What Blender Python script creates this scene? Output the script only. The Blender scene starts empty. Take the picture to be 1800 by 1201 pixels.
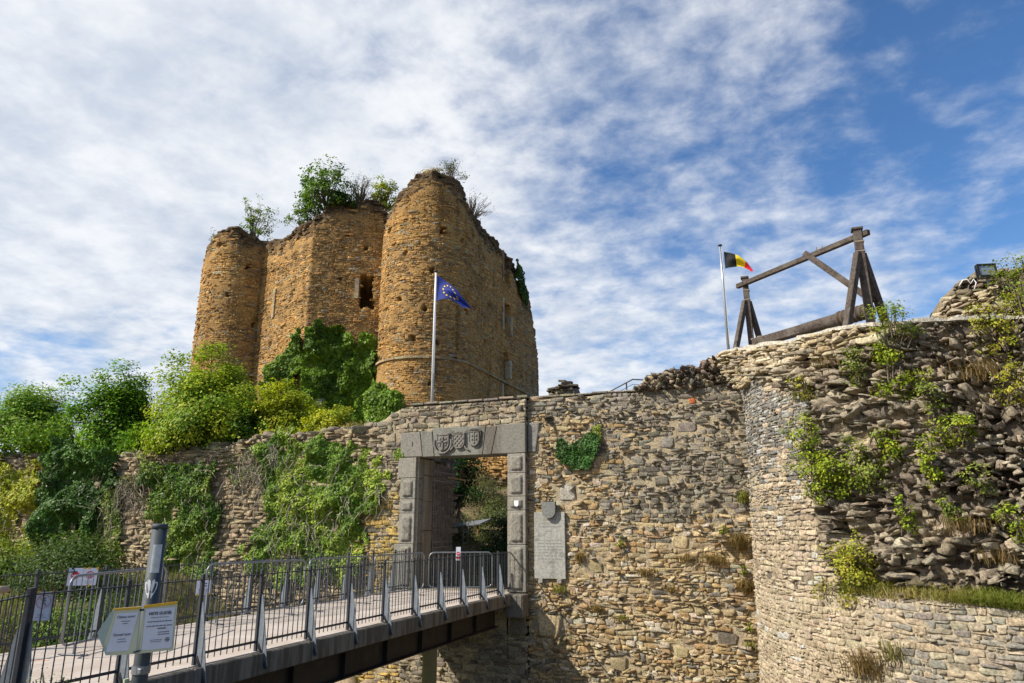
import bpy, math, random
import numpy as np
from math import radians as R, sin, cos, pi, hypot, atan2
from mathutils import Vector, Matrix
rng = np.random.default_rng(7); random.seed(7)
S = bpy.context.scene; COL = S.collection
# ---------------------------------------------------------------- camera
EYE = np.array([0, 0, 1.78]); FPX = 1230.0; CX, CY = 900.0, 600.5
PITCH = math.atan((928 - CY) / FPX); YAW = math.atan((1391 - CX) / hypot(FPX, 928 - CY))
cam = bpy.data.cameras.new('camera'); camo = bpy.data.objects.new('camera', cam); COL.objects.link(camo)
camo.location = EYE; camo.rotation_euler = (pi/2 + PITCH, 0, YAW)
cam.sensor_width = 36; cam.lens = 36 * FPX / 1800; cam.clip_end = 5000; cam.clip_start = .05
S.camera = camo
FWD = np.array([-sin(YAW)*cos(PITCH), cos(YAW)*cos(PITCH), sin(PITCH)]); RGT = np.array([cos(YAW), sin(YAW), 0.]); UPV = np.cross(RGT, FWD)
def px_of(P):                                   # metres to photo pixels, only used to rank stones by how large they show
    d = np.asarray(P, float) - EYE; z = d @ FWD
    return CX + FPX*(d@RGT)/z, CY - FPX*(d@UPV)/z, z
def at(px, py, X=None, Y=None, Z=None):
    r = FWD + RGT*(px-CX)/FPX - UPV*(py-CY)/FPX
    t = (X-EYE[0])/r[0] if X is not None else (Y-EYE[1])/r[1] if Y is not None else (Z-EYE[2])/r[2]
    return EYE + r*t
# ---------------------------------------------------------------- light
SUN = Vector((.571, .492, -.657)).normalized()  # the way the light travels
sl = bpy.data.lights.new('sun', 'SUN'); sl.energy = 4.8; sl.angle = R(.53); sl.color = (1, .94, .84)
so = bpy.data.objects.new('sun', sl); COL.objects.link(so); so.rotation_euler = SUN.to_track_quat('-Z', 'Y').to_euler()
S.view_settings.view_transform = 'Standard'; S.view_settings.look = 'None'; S.view_settings.gamma = 1
S.view_settings.use_curve_mapping = False; S.view_settings.exposure = 0.46
# ---------------------------------------------------------------- node helper
class NT:
    def __init__(s, nt): s.nt = nt; s.n = nt.nodes; s.l = nt.links
    def __call__(s, typ, _o=0, **k):
        nd = s.n.new(typ)
        ins = {}
        for a, v in k.items():
            if a.startswith('i_'): ins[a[2:]] = v
            else: setattr(nd, a, v)
        for a, v in ins.items():
            key = int(a) if a.isdigit() else a.replace('_', ' ')
            if isinstance(v, bpy.types.NodeSocket): s.l.new(v, nd.inputs[key])
            else: nd.inputs[key].default_value = v
        return nd
    def noise(s, vec, scale, detail=4, rough=.55, dist=0, out='Fac'):
        return s('ShaderNodeTexNoise', i_Vector=vec, i_Scale=scale, i_Detail=detail, i_Roughness=rough, i_Distortion=dist).outputs[out]
    def math(s, op, a, b=0., c=0., clamp=False):
        nd = s('ShaderNodeMath', operation=op, use_clamp=clamp, i_0=a, i_1=b, i_2=c); return nd.outputs[0]
    def ramp(s, fac, a, b):                       # linear step a..b -> 0..1
        nd = s('ShaderNodeMapRange', clamp=True, i_Value=fac); nd.inputs['From Min'].default_value = a; nd.inputs['From Max'].default_value = b
        nd.interpolation_type = 'SMOOTHSTEP'; return nd.outputs[0]
    def mix(s, fac, a, b, mode='MIX'):
        nd = s.n.new('ShaderNodeMix'); nd.data_type = 'RGBA'; nd.blend_type = mode
        for i, v in ((0, fac), (6, a), (7, b)):
            if isinstance(v, bpy.types.NodeSocket): s.l.new(v, nd.inputs[i])
            else: nd.inputs[i].default_value = v if i == 0 else (*v, 1)
        return nd.outputs[2]
    def vmul(s, v, k): return s('ShaderNodeVectorMath', operation='MULTIPLY', i_0=v, i_1=k).outputs[0]
# ---------------------------------------------------------------- sky with broken high cloud
w = bpy.data.worlds.new('World'); S.world = w; w.use_nodes = True
g = NT(w.node_tree); w.node_tree.nodes.clear()
sky = g('ShaderNodeTexSky', sky_type='NISHITA', sun_disc=False, sun_elevation=math.asin(-SUN.z), sun_rotation=atan2(-SUN.x, -SUN.y), air_density=1.0, dust_density=.6, ozone_density=2.2)
tc = g('ShaderNodeTexCoord').outputs['Generated']
sep = g('ShaderNodeSeparateXYZ', i_0=tc)
zz = g.math('ADD', g.math('MAXIMUM', sep.outputs[2], 0), .16)
pp = g('ShaderNodeCombineXYZ', i_0=g.math('DIVIDE', sep.outputs[0], zz), i_1=g.math('DIVIDE', sep.outputs[1], zz)).outputs[0]
rot = g('ShaderNodeMapping', i_Vector=pp, i_Rotation=(0, 0, R(28)), i_Scale=(1.0, 1.12, 1))
big = g.noise(rot.outputs[0], 1.1, 2, .5, .2)
mid = g.noise(rot.outputs[0], 3.4, 6, .56, .25)
puf = g.noise(pp, 9.5, 6, .6, .15)
sid = g.math('MULTIPLY', g('ShaderNodeVectorMath', operation='DOT_PRODUCT', i_0=tc, i_1=(-.80, -.12, -.50)).outputs['Value'], .55)   # more cloud to the west, clear to the east
cov = g.math('ADD', g.math('ADD', g.math('MULTIPLY', big, .55), g.math('MULTIPLY', mid, .62)), g.math('ADD', g.math('MULTIPLY', puf, .46), sid))
lowl = g.math('MULTIPLY', g.ramp(sep.outputs[2], .40, .14), g.ramp(g.math('MULTIPLY', sep.outputs[0], -1.0), .60, .86))
cov = g.math('SUBTRACT', cov, g.math('MULTIPLY', lowl, .42))
mask = g.ramp(cov, .45, .90)
shade = g.ramp(g.math('ADD', g.math('MULTIPLY', puf, .5), g.math('MULTIPLY', g.noise(rot.outputs[0], 2.2, 5, .6), .8)), .45, .86)
ccol = g.mix(shade, (.45, .50, .58), (.72, .73, .745))
skc = g.mix(1.0, g.vmul(sky.outputs[0], (.095, .095, .095)), (.60, .90, 1.18), 'MULTIPLY')
low = g.ramp(sep.outputs[2], .0, .42)
skc = g.mix(low, g.mix(.45, skc, (.28, .40, .58)), skc)
fin = g.mix(g.math('MULTIPLY', mask, .93), skc, ccol)
bg = g('ShaderNodeBackground', i_Color=fin, i_Strength=1.0)
g.l.new(bg.outputs[0], g('ShaderNodeOutputWorld').inputs[0])
# ---------------------------------------------------------------- numpy noise
_T = np.random.default_rng(3).random(65536)
def _h(i, j, k): return _T[((i*73856093) ^ (j*19349663) ^ (k*83492791)) & 65535]
def vnoise(P):
    P = np.asarray(P, float); f = np.floor(P).astype(np.int64); t = P - f; t = t*t*(3-2*t); o = 0
    for a in (0, 1):
        for b in (0, 1):
            for c in (0, 1):
                wgt = (t[..., 0] if a else 1-t[..., 0])*(t[..., 1] if b else 1-t[..., 1])*(t[..., 2] if c else 1-t[..., 2])
                o = o + wgt*_h(f[..., 0]+a, f[..., 1]+b, f[..., 2]+c)
    return o*2-1
def fbm(P, s=1., oct=4, g_=.5):
    P = np.asarray(P, float)*s; o = 0; a = 1; n = 0
    for i in range(oct): o = o + a*vnoise(P+17.3*i); n += a; a *= g_; P = P*2.03
    return o/n
def v3(*a): return np.stack(np.broadcast_arrays(*[np.asarray(x, float) for x in a]), -1)
def sstep(a, b, x): t = np.clip((np.asarray(x, float)-a)/(b-a), 0, 1); return t*t*(3-2*t)
# ---------------------------------------------------------------- mesh helpers
def mesh_np(name, V, F, col=None, smooth=False):
    V = np.asarray(V, np.float32); me = bpy.data.meshes.new(name)
    if isinstance(F, np.ndarray): F = [F]
    F = [f for f in F if len(f)]
    me.vertices.add(len(V)); me.vertices.foreach_set('co', V.ravel())
    tot = sum(f.size for f in F); nf = sum(len(f) for f in F)
    me.loops.add(tot); me.loops.foreach_set('vertex_index', np.concatenate([f.ravel() for f in F]).astype(np.int32))
    cnt = np.concatenate([np.full(len(f), f.shape[1]) for f in F]); st = np.r_[0, np.cumsum(cnt)[:-1]]
    me.polygons.add(nf); me.polygons.foreach_set('loop_start', st.astype(np.int32)); me.polygons.foreach_set('loop_total', cnt.astype(np.int32))
    if smooth: me.polygons.foreach_set('use_smooth', np.ones(nf, bool))
    me.update(calc_edges=True)
    if col is not None:
        c = np.ones((len(V), 4), np.float32); c[:, :3] = col
        at_ = me.color_attributes.new('col', 'FLOAT_COLOR', 'POINT'); at_.data.foreach_set('color', c.ravel())
    return me
def link(name, me, mat=None, parent=None, kind=None):
    o = bpy.data.objects.new(name, me); COL.objects.link(o)
    if mat is not None and me is not None and not me.materials: me.materials.append(mat)
    if parent is not None: o.parent = parent
    if kind: o['kind'] = kind
    return o
def tag(o, label, cat, group=None):
    o['label'] = label; o['category'] = cat
    if group: o['group'] = group
    return o
def empty(name, loc=(0, 0, 0), rz=0):
    o = bpy.data.objects.new(name, None); o.empty_display_size = .3; COL.objects.link(o); o.location = loc; o.rotation_euler = (0, 0, rz); return o
class MB:
    def __init__(s): s.v = []; s.f = []
    def add(s, v, f):
        n = len(s.v); s.v += [tuple(map(float, p)) for p in v]; s.f += [tuple(n+i for i in q) for q in f]; return s
    def box(s, c, d, M=None, bev=0.0):
        x, y, z = [k/2 for k in d]
        if bev > 0:
            b = min(bev, x*.9, y*.9, z*.9)
            v = []
            for sx in (-1, 1):
                for sy in (-1, 1):
                    for sz in (-1, 1):
                        v += [(sx*x, sy*(y-b), sz*(z-b)), (sx*(x-b), sy*y, sz*(z-b)), (sx*(x-b), sy*(y-b), sz*z)]
            def i(sx, sy, sz, k): return ((sx > 0)*4+(sy > 0)*2+(sz > 0))*3+k
            f = [[i(1,-1,-1,0), i(1,1,-1,0), i(1,1,1,0), i(1,-1,1,0)], [i(-1,-1,-1,0), i(-1,-1,1,0), i(-1,1,1,0), i(-1,1,-1,0)],
                 [i(-1,1,-1,1), i(-1,1,1,1), i(1,1,1,1), i(1,1,-1,1)], [i(-1,-1,-1,1), i(1,-1,-1,1), i(1,-1,1,1), i(-1,-1,1,1)],
                 [i(-1,-1,1,2), i(1,-1,1,2), i(1,1,1,2), i(-1,1,1,2)], [i(-1,-1,-1,2), i(-1,1,-1,2), i(1,1,-1,2), i(1,-1,-1,2)]]
            for a in (-1, 1):
                for b2 in (-1, 1):
                    q = [i(a,b2,-1,0), i(a,b2,1,0), i(a,b2,1,1), i(a,b2,-1,1)]; f.append(q if a*b2 < 0 else q[::-1])
                    q = [i(a,-1,b2,0), i(a,1,b2,0), i(a,1,b2,2), i(a,-1,b2,2)]; f.append(q if a*b2 > 0 else q[::-1])
                    q = [i(-1,a,b2,1), i(1,a,b2,1), i(1,a,b2,2), i(-1,a,b2,2)]; f.append(q if a*b2 < 0 else q[::-1])
                    for c2 in (-1, 1):
                        q = [i(a,b2,c2,0), i(a,b2,c2,1), i(a,b2,c2,2)]; f.append(q if a*b2*c2 > 0 else q[::-1])
        else:
            v = [(a*x, b*y, e*z) for a in (-1, 1) for b in (-1, 1) for e in (-1, 1)]
            f = [(0,1,3,2), (4,6,7,5), (0,4,5,1), (2,3,7,6), (0,2,6,4), (1,5,7,3)]
        if M is not None: v = [M @ Vector(p) for p in v]
        return s.add([(p[0]+c[0], p[1]+c[1], p[2]+c[2]) for p in v], f)
    def prism(s, poly, a, b, axis='y'):            # poly in (x,z) extruded along y from a to b
        n = len(poly)
        def P(p, t): return (p[0], t, p[1]) if axis == 'y' else (t, p[0], p[1]) if axis == 'x' else (p[0], p[1], t)
        return s.add([P(p, a) for p in poly]+[P(p, b) for p in poly], [tuple(range(n)), tuple(range(2*n-1, n-1, -1))]+[(i, n+i, n+(i+1) % n, (i+1) % n) for i in range(n)])
    def beam(s, p, q, wd, hd, roll=0., bev=0.01):
        p = Vector(p); q = Vector(q); d = q-p; M = d.to_track_quat('Z', 'Y').to_matrix() @ Matrix.Rotation(roll, 3, 'Z')
        return s.box((p+q)/2, (wd, hd, d.length), M, bev)
    def tube(s, pts, r, n=6, caps=True):
        pts = [Vector(p) for p in pts]; rs = r if hasattr(r, '__len__') else [r]*len(pts); v = []; f = []; prev = None
        for k, p in enumerate(pts):
            t = (pts[min(k+1, len(pts)-1)]-pts[max(k-1, 0)]).normalized()
            a = (prev - t*prev.dot(t)) if prev is not None else (Vector((0, 0, 1)) if abs(t.z) < .9 else Vector((1, 0, 0))).cross(t)
            a = a.normalized() if a.length > 1e-6 else t.orthogonal().normalized(); prev = a; b = t.cross(a)
            v += [p+(a*cos(2*pi*i/n)+b*sin(2*pi*i/n))*rs[k] for i in range(n)]
        for k in range(len(pts)-1):
            for i in range(n): f.append((k*n+i, k*n+(i+1) % n, (k+1)*n+(i+1) % n, (k+1)*n+i))
        if caps: f += [tuple(range(n))[::-1], tuple(range((len(pts)-1)*n, len(pts)*n))]
        return s.add(v, f)
    def lathe(s, prof, n=16, c=(0, 0, 0)):
        v = []; f = []
        for r_, z in prof: v += [(c[0]+r_*cos(2*pi*i/n), c[1]+r_*sin(2*pi*i/n), c[2]+z) for i in range(n)]
        for k in range(len(prof)-1):
            for i in range(n): f.append((k*n+i, k*n+(i+1) % n, (k+1)*n+(i+1) % n, (k+1)*n+i))
        f += [tuple(range(n))[::-1], tuple(range((len(prof)-1)*n, len(prof)*n))]
        return s.add(v, f)
    def mesh(s, name, smooth=False):
        me = bpy.data.meshes.new(name); me.from_pydata(s.v, [], s.f)
        if smooth: me.polygons.foreach_set('use_smooth', [True]*len(me.polygons))
        me.update(); return me
    def build(s, name, mat, parent=None, kind=None, smooth=False): return link(name, s.mesh(name, smooth), mat, parent, kind)
# ---------------------------------------------------------------- materials
def material(name, fn):
    m = bpy.data.materials.new(name); m.use_nodes = True; nt = m.node_tree; nt.nodes.clear(); g = NT(nt)
    out = g('ShaderNodeOutputMaterial'); sh = fn(g); g.l.new(sh, out.inputs[0]); return m
def bsdf(g, col, rough=.8, metal=0., bump=None, bs=.3, bd=.02, spec=.3):
    b = g('ShaderNodeBsdfPrincipled', i_Roughness=rough, i_Metallic=metal)
    b.inputs['Specular IOR Level'].default_value = spec
    if isinstance(col, bpy.types.NodeSocket): g.l.new(col, b.inputs['Base Color'])
    else: b.inputs['Base Color'].default_value = (*col, 1)
    if bump is not None: g.l.new(g('ShaderNodeBump', i_Height=bump, i_Strength=bs, i_Distance=bd).outputs[0], b.inputs['Normal'])
    return b.outputs[0]
def simple(name, col, rough=.6, metal=0., grain=0., gs=30., bs=.2, spec=.4):
    def fn(g):
        p = g('ShaderNodeTexCoord').outputs['Object']; n = g.noise(p, gs, 5, .6); n2 = g.noise(p, gs*.12, 3, .6)
        k = g.math('ADD', g.math('MULTIPLY', n, .5), g.math('MULTIPLY', n2, .5))
        c = g.mix(g.ramp(k, .3, .7), tuple(x*(1-grain) for x in col), tuple(min(1, x*(1+grain)) for x in col))
        return bsdf(g, c, rough, metal, n, bs, .01, spec)
    return material(name, fn)
def stone_mat(name, lichen=.15, dark=.35, scale=1., bs=.7, con=1., streak=0.):
    def fn(g):
        a = g('ShaderNodeAttribute', attribute_name='col').outputs['Color']
        p = g('ShaderNodeNewGeometry').outputs['Position']
        n1 = g.noise(p, 22*scale, 6, .65); n2 = g.noise(p, 5*scale, 4, .6); n3 = g.noise(p, 70*scale, 3, .6)
        lo_, hi_ = 1-.40*con, 1+.26*con; c = g.mix(g.ramp(n1, .34, .66), g.mix(1, a, (lo_, lo_, lo_*.97), 'MULTIPLY'), g.mix(1, a, (hi_, hi_, hi_*.97), 'MULTIPLY'))
        st = g.noise(g.vmul(p, (1.6, 1.6, .16)), 1.0, 5, .62); c = g.mix(g.math('MULTIPLY', g.ramp(st, .50, .68), streak), c, g.mix(1, c, (.42, .36, .30), 'MULTIPLY'))
        c = g.mix(g.math('MULTIPLY', g.ramp(n2, .55, .72), dark), c, g.mix(1, a, (.38, .36, .34), 'MULTIPLY'))
        c = g.mix(g.math('MULTIPLY', g.ramp(g.noise(p, 9*scale, 5, .7), .62, .72), lichen), c, (.50, .49, .43))
        h = g.math('ADD', g.math('MULTIPLY', n1, .7), g.math('MULTIPLY', n3, .35))
        return bsdf(g, c, .92, 0, h, bs, .03, .15)
    return material(name, fn)
M_STONE = stone_mat('rubble_stone', streak=.28); M_KEEP = stone_mat('keep_stone', .05, .35, .6, .7, 1., .62); M_CORE = stone_mat('rubble_core', .22, .6, 1., 1.0)
M_GREY = stone_mat('dressed_grey_limestone', .10, .5, .8, .45, .6, .6)
def leaf_mat(name, trans=.3, rough=.5):
    def fn(g):
        a = g('ShaderNodeAttribute', attribute_name='col').outputs['Color']
        b = bsdf(g, a, rough, spec=.16)
        t = g('ShaderNodeBsdfTranslucent', i_Color=g.mix(1, a, (1.5, 1.6, .7), 'MULTIPLY')).outputs[0]
        return g('ShaderNodeMixShader', i_0=trans, i_1=b, i_2=t).outputs[0]
    return material(name, fn)
M_LEAF = leaf_mat('leaf'); M_IVY = leaf_mat('ivy_leaf', .16, .42)
M_BARK = simple('bark', (.13, .10, .075), .9, grain=.4, gs=40)
M_DRYSTEM = simple('dry_ivy_stem', (.34, .29, .22), .9, grain=.35, gs=40)
def wood_fn(g):
    p = g('ShaderNodeTexCoord').outputs['Object']; q = g.vmul(g('ShaderNodeNewGeometry').outputs['Position'], (1, 1, 1))
    n = g.noise(q, 14, 6, .7, 1.2); n2 = g.noise(q, 60, 3, .6); n3 = g.noise(q, 2.5, 3, .6)
    c = g.mix(g.ramp(n, .3, .7), (.038, .028, .022), (.125, .10, .083)); c = g.mix(g.math('MULTIPLY', g.ramp(n3, .5, .7), .5), c, (.17, .15, .13))
    return bsdf(g, c, .85, 0, g.math('ADD', n, g.math('MULTIPLY', n2, .4)), .6, .02, .2)
M_WOOD = material('weathered_oak', wood_fn)
M_DARKMETAL = simple('dark_painted_steel', (.030, .034, .040), .5, .0, .3, 20, .05, .5)
M_FIN = simple('galvanised_blue_grey_steel', (.20, .225, .25), .5, .3, .25, 14, .05, .5)
M_GALV = simple('galvanised_tube', (.22, .235, .25), .42, .5, .2, 12, .05, .5)
M_ALU = simple('white_aluminium_pole', (.72, .73, .74), .4, .1, .06, 10, .03, .5)
M_STEELBEAM = simple('brown_steel_beam', (.035, .026, .018), .75, .0, .4, 5, .2)
M_RUST = simple('rusty_iron', (.26, .205, .155), .85, .1, .35, 40, .3)
M_BLACK = simple('black_housing', (.012, .012, .014), .45, 0, .1)
M_PAPER = simple('wrinkled_paper', (.70, .71, .78), .35, 0, .05, 9, .6, .6)
M_INK = simple('black_ink', (.02, .02, .025), .6); M_INKG = simple('grey_ink', (.12, .12, .14), .6)
M_RED = simple('sign_red', (.62, .03, .05), .5); M_WHITE = simple('white_paint', (.80, .80, .80), .5); M_PINK = simple('faded_sign_red', (.60, .28, .32), .5)
M_TAPE = simple('yellow_tape', (.75, .42, .02), .45, 0, .08); M_CREAM = simple('cream_sign_board', (.62, .62, .42), .5, 0, .06, 12)
M_PALEGREEN = simple('pale_green_sign_back', (.42, .50, .44), .5, 0, .06)
M_BLUEGREY = simple('blue_grey_post_paint', (.045, .056, .064), .62, .0, .15, 12, .06)
def deck_fn(g):
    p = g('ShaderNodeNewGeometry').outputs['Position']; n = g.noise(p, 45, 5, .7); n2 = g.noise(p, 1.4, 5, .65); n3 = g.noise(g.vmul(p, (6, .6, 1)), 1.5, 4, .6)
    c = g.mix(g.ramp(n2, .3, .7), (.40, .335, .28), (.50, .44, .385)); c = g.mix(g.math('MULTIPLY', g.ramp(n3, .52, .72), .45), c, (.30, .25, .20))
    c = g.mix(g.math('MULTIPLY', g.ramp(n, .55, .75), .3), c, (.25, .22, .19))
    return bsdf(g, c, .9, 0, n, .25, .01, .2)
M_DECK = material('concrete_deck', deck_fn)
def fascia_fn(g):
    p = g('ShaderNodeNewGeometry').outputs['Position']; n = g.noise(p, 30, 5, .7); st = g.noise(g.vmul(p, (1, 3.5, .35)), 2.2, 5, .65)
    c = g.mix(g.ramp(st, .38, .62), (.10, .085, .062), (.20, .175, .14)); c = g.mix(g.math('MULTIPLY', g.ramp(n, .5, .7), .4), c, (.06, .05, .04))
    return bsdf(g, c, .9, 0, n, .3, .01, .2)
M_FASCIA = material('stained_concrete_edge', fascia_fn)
def ground_fn(g):
    p = g('ShaderNodeNewGeometry').outputs['Position']; n = g.noise(p, .7, 6, .65); n2 = g.noise(p, 12, 5, .7)
    c = g.mix(g.ramp(n, .34, .50), (.075, .09, .028), (.17, .125, .075)); c = g.mix(g.math('MULTIPLY', g.ramp(n2, .4, .7), .5), c, (.07, .075, .03))
    return bsdf(g, c, .95, 0, n2, .8, .05, .1)
M_GROUND = material('earth_and_turf', ground_fn)
def col_arr(base, n, var=.15, hue=.05):
    base = np.asarray(base, float); k = 1+rng.normal(0, var, (n, 1)); h = 1+rng.normal(0, hue, (n, 3)); return np.clip(base*k*h, .01, .9)
# ---------------------------------------------------------------- rubble masonry
def layout(u0, u1, v0, v1, hm, wm, big=(), split=.22, wave=.03, seed=0, gap=.0085):
    r = np.random.default_rng(100+seed); Q = []; v = v0; prev = None; us = np.arange(u0-1, u1+1.1, .25)
    while v < v1:
        h = hm*r.uniform(.6, 1.5)
        top = v+h+wave*np.interp(us, us, fbm(v3(us*.9, v*3+seed, seed*1.), 1., 3))*2
        if prev is None: prev = np.full_like(us, v)
        u = u0+r.uniform(-.3, 0)
        while u < u1:
            wd = wm*np.clip(np.exp(r.normal(0, .48)), .4, 2.2)*(.6+.55*h/hm); a, b = u, u+wd
            bl, br, tl, tr = (np.interp(a, us, prev), np.interp(b, us, prev), np.interp(a, us, top), np.interp(b, us, top))
            skip = any(a < x1 and b > x0 and (bl+tl)/2 > y0 and (bl+tl)/2 < y1 for x0, x1, y0, y1 in big)
            if not skip:
                j = lambda: r.normal(0, .010)
                if r.random() < split and h > hm*.9:
                    k = r.uniform(.35, .65); ml, mr = bl+(tl-bl)*k, br+(tr-br)*k+j()
                    if r.random() < .5: c = a+(b-a)*r.uniform(.3, .7); Q += [[a, c, bl, (bl+br)/2, ml, (ml+mr)/2], [c, b, (bl+br)/2, br, (ml+mr)/2, mr]]
                    else: Q.append([a, b, bl, br, ml, mr])
                    Q.append([a, b, ml, mr, tl, tr])
                else: Q.append([a, b+j(), bl+j(), br+j(), tl+j(), tr+j()])
            u = b
        v += h; prev = top
    for x0, x1, y0, y1 in big: Q.append([x0, x1, y0, y0, y1, y1])
    Q = np.array(Q); g_ = gap
    u0_, u1_, bl, br, tl, tr = Q.T
    C = np.stack([np.stack([u0_+g_, bl+g_], -1), np.stack([u1_-g_, br+g_], -1), np.stack([u1_-g_, tr-g_], -1), np.stack([u0_+g_, tl-g_], -1)], 1)
    return C                                          # (n,4,2)
def stones_geo(C, surf, depth, tilt=.02, seed=0, sink=.06, round_=.13, bulge=.15):
    """one cut stone per quad of C: an eight-sided rubbed outline with a raised, tilted, bulging face. 25 vertices each"""
    r = np.random.default_rng(500+seed); n = len(C)
    ks = []
    for i in range(4):
        j = (i+1) % 4; a = r.uniform(.4, 1.5, (n, 1))*round_; b = 1-r.uniform(.4, 1.5, (n, 1))*round_
        ks += [C[:, i]+(C[:, j]-C[:, i])*a, C[:, i]+(C[:, j]-C[:, i])*b]
    O = np.stack(ks, 1)                                # n,8,2
    cen = O.mean(1, keepdims=True); sz = np.minimum(np.ptp(C[:, :, 0], axis=1), np.ptp(C[:, :, 1], axis=1))
    O = O+r.normal(0, .05, O.shape)*sz[:, None, None]
    d = np.asarray(depth); d = np.broadcast_to(d, (n,))
    tl = r.normal(0, 1, (n, 2))*tilt
    rel = O-cen
    d1 = d[:, None]*.80+(rel*tl[:, None]).sum(-1)/np.maximum(sz[:, None], .05)*.5
    I = cen+rel*(.83+r.normal(0, .045, (n, 8, 1)))
    d2 = d[:, None]+(rel*tl[:, None]).sum(-1)/np.maximum(sz[:, None], .05)+r.normal(0, .12, (n, 8))*d[:, None]*.5
    dc = d*(1+bulge*.3)+r.normal(0, .1, n)*d
    uv = np.concatenate([O, O, I, cen], 1); dd = np.concatenate([np.full((n, 8), -sink), d1, d2, dc[:, None]], 1)
    V = surf(uv[..., 0].ravel(), uv[..., 1].ravel(), dd.ravel()).reshape(n, 25, 3)
    return V, cen[:, 0]
_q = []
for _i in range(8):
    _j = (_i+1) % 8; _q += [(_i, _j, 8+_j, 8+_i), (8+_i, 8+_j, 16+_j, 16+_i)]
ST_Q = np.array(_q); ST_T = np.array([(16+_i, 16+(_i+1) % 8, 24) for _i in range(8)])
def put_stones(V, colr, mat, parent, name='stone', limit=300, minpx=9.):
    """the stones that show largest become parts of their own, the others one part of kind stuff"""
    n = len(V); flat = V.reshape(-1, 3); X, Y, Z = px_of(flat); X = X.reshape(n, -1); Y = Y.reshape(n, -1)
    wpx = np.ptp(X, axis=1); hpx = np.ptp(Y, axis=1); ok = (Z.reshape(n, -1).min(1) > .3) & (X.min(1) > 0) & (X.max(1) < 1800) & (Y.min(1) > 0) & (Y.max(1) < 1201) & (wpx > minpx)
    area = np.where(ok, wpx*hpx, 0); idx = np.argsort(-area)[:limit]; idx = idx[area[idx] > 0]
    q = ST_Q if V.shape[1] == 25 else None
    for i in idx:
        me = mesh_np('stone', V[i], [ST_Q, ST_T], np.repeat(colr[i][None], 25, 0)); link(name, me, mat, parent)
    rest = np.setdiff1d(np.arange(n), idx)
    if len(rest):
        off = (np.arange(len(rest))*25)[:, None, None]
        me = mesh_np('small_stones', V[rest].reshape(-1, 3), [(ST_Q[None]+off).reshape(-1, 4), (ST_T[None]+off).reshape(-1, 3)], np.repeat(colr[rest], 25, 0))
        link('small_stones', me, mat, parent, 'stuff')
def grid_mesh(name, us, vs, fn, mat, parent=None, colfn=None, kind=None, smooth=True, flip=False):
    U, W_ = np.meshgrid(us, vs); P = fn(U.ravel(), W_.ravel()); nu = len(us); nv = len(vs)
    i = (np.arange(nv-1)[:, None]*nu+np.arange(nu-1)).ravel(); F = np.stack([i, i+1, i+nu+1, i+nu], -1)
    if flip: F = F[:, ::-1]
    return link(name, mesh_np(name, P, F, colfn(P) if colfn else None, smooth), mat, parent, kind)
# ================================================================ GROUND
def ground_z(x, y):
    x = np.asarray(x, float); y = np.asarray(y, float)
    moat = -3.25+.35*fbm(v3(x, y, 0), .35, 3)
    moat = moat+sstep(-15.0, -20, x)*2.5+sstep(17.0, 19.6, y)*(.55+.5*fbm(v3(x, y, 3), .6, 3))*sstep(-4, -10, x)
    moat = moat+sstep(-12.5, -15.5, x)*.45
    bank = sstep(8.2, 4.9, y); bank = np.where((x < -7.2) & (x > -11.3), np.where(y < 5.45, 1., 0.), bank); bank = np.where(x <= -11.3, sstep(8, 5, y), bank)
    z = moat*(1-bank)+bank*-.06
    inn = sstep(20.25, 20.5, y)
    court = -.05+sstep(25.5, 36, y)*4.0+sstep(36, 45, y)*.6+.25*fbm(v3(x, y, 5), .5, 3)*sstep(25, 29, y)
    hill = 4.45+.35*fbm(v3(x, y, 9), .4, 4)+sstep(23, 34, y)*1.1
    left = np.where(y < 22.9, (x < -11.25)*1., sstep(-.505*y+.4, -.505*y-2.4, x))
    rightside = (x > -7.0)*1.*(y < 30)
    z2 = court*(1-left)+hill*left; z2 = z2*(1-rightside)+rightside*4.6
    z = z*(1-inn)+z2*inn
    far = sstep(60, 200, np.hypot(x, y)); return z*(1-far)+far*(-2+6*fbm(v3(x, y, 0), .004, 3))
def spaced(a, b, da, lo, hi):
    m = np.arange(a, b+1e-6, da); o = [m[-1]]; s_ = da
    while o[-1] < hi: s_ *= 1.35; o.append(o[-1]+s_)
    q = [m[0]]; s_ = da
    while q[-1] > lo: s_ *= 1.35; q.append(q[-1]-s_)
    return np.r_[np.array(q[:0:-1]), m, np.array(o[1:])]
gr = grid_mesh('ground', spaced(-34, 8, .2, -2500, 2500), spaced(-1, 47, .2, -2500, 2500), lambda u, v: v3(u, v, ground_z(u, v)), M_GROUND)
gr['kind'] = 'structure'
# ================================================================ GREENERY
def leaves_mesh(name, P, N, size, col, cv=.25):
    """P leaf centres, N facing, a bent four-cornered leaf each"""
    n = len(P); N = N+rng.normal(0, .45, (n, 3)); N /= np.linalg.norm(N, axis=1, keepdims=True)+1e-9
    T = rng.normal(0, 1, (n, 3)); T[:, 2] -= .6; T -= (T*N).sum(1, keepdims=True)*N; T /= np.linalg.norm(T, axis=1, keepdims=True)+1e-9
    B = np.cross(N, T); s = (size*rng.uniform(.55, 1.3, n))[:, None]
    V = np.stack([P-T*s*.5, P+B*s*.36-N*s*.10, P+T*s*.55, P-B*s*.36-N*s*.10], 1).reshape(-1, 3)
    i = np.arange(n)*4; F = np.concatenate([np.stack([i, i+1, i+2], -1), np.stack([i, i+2, i+3], -1)])
    c = np.asarray(col, float); c = c if c.ndim == 2 else np.repeat(c[None], n, 0)
    c = c*(1+rng.normal(0, cv, (n, 1)))*(1+rng.normal(0, .07, (n, 3))); c = np.clip(c, .004, .6)
    return mesh_np(name, V, F, np.repeat(c, 4, 0))
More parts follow.
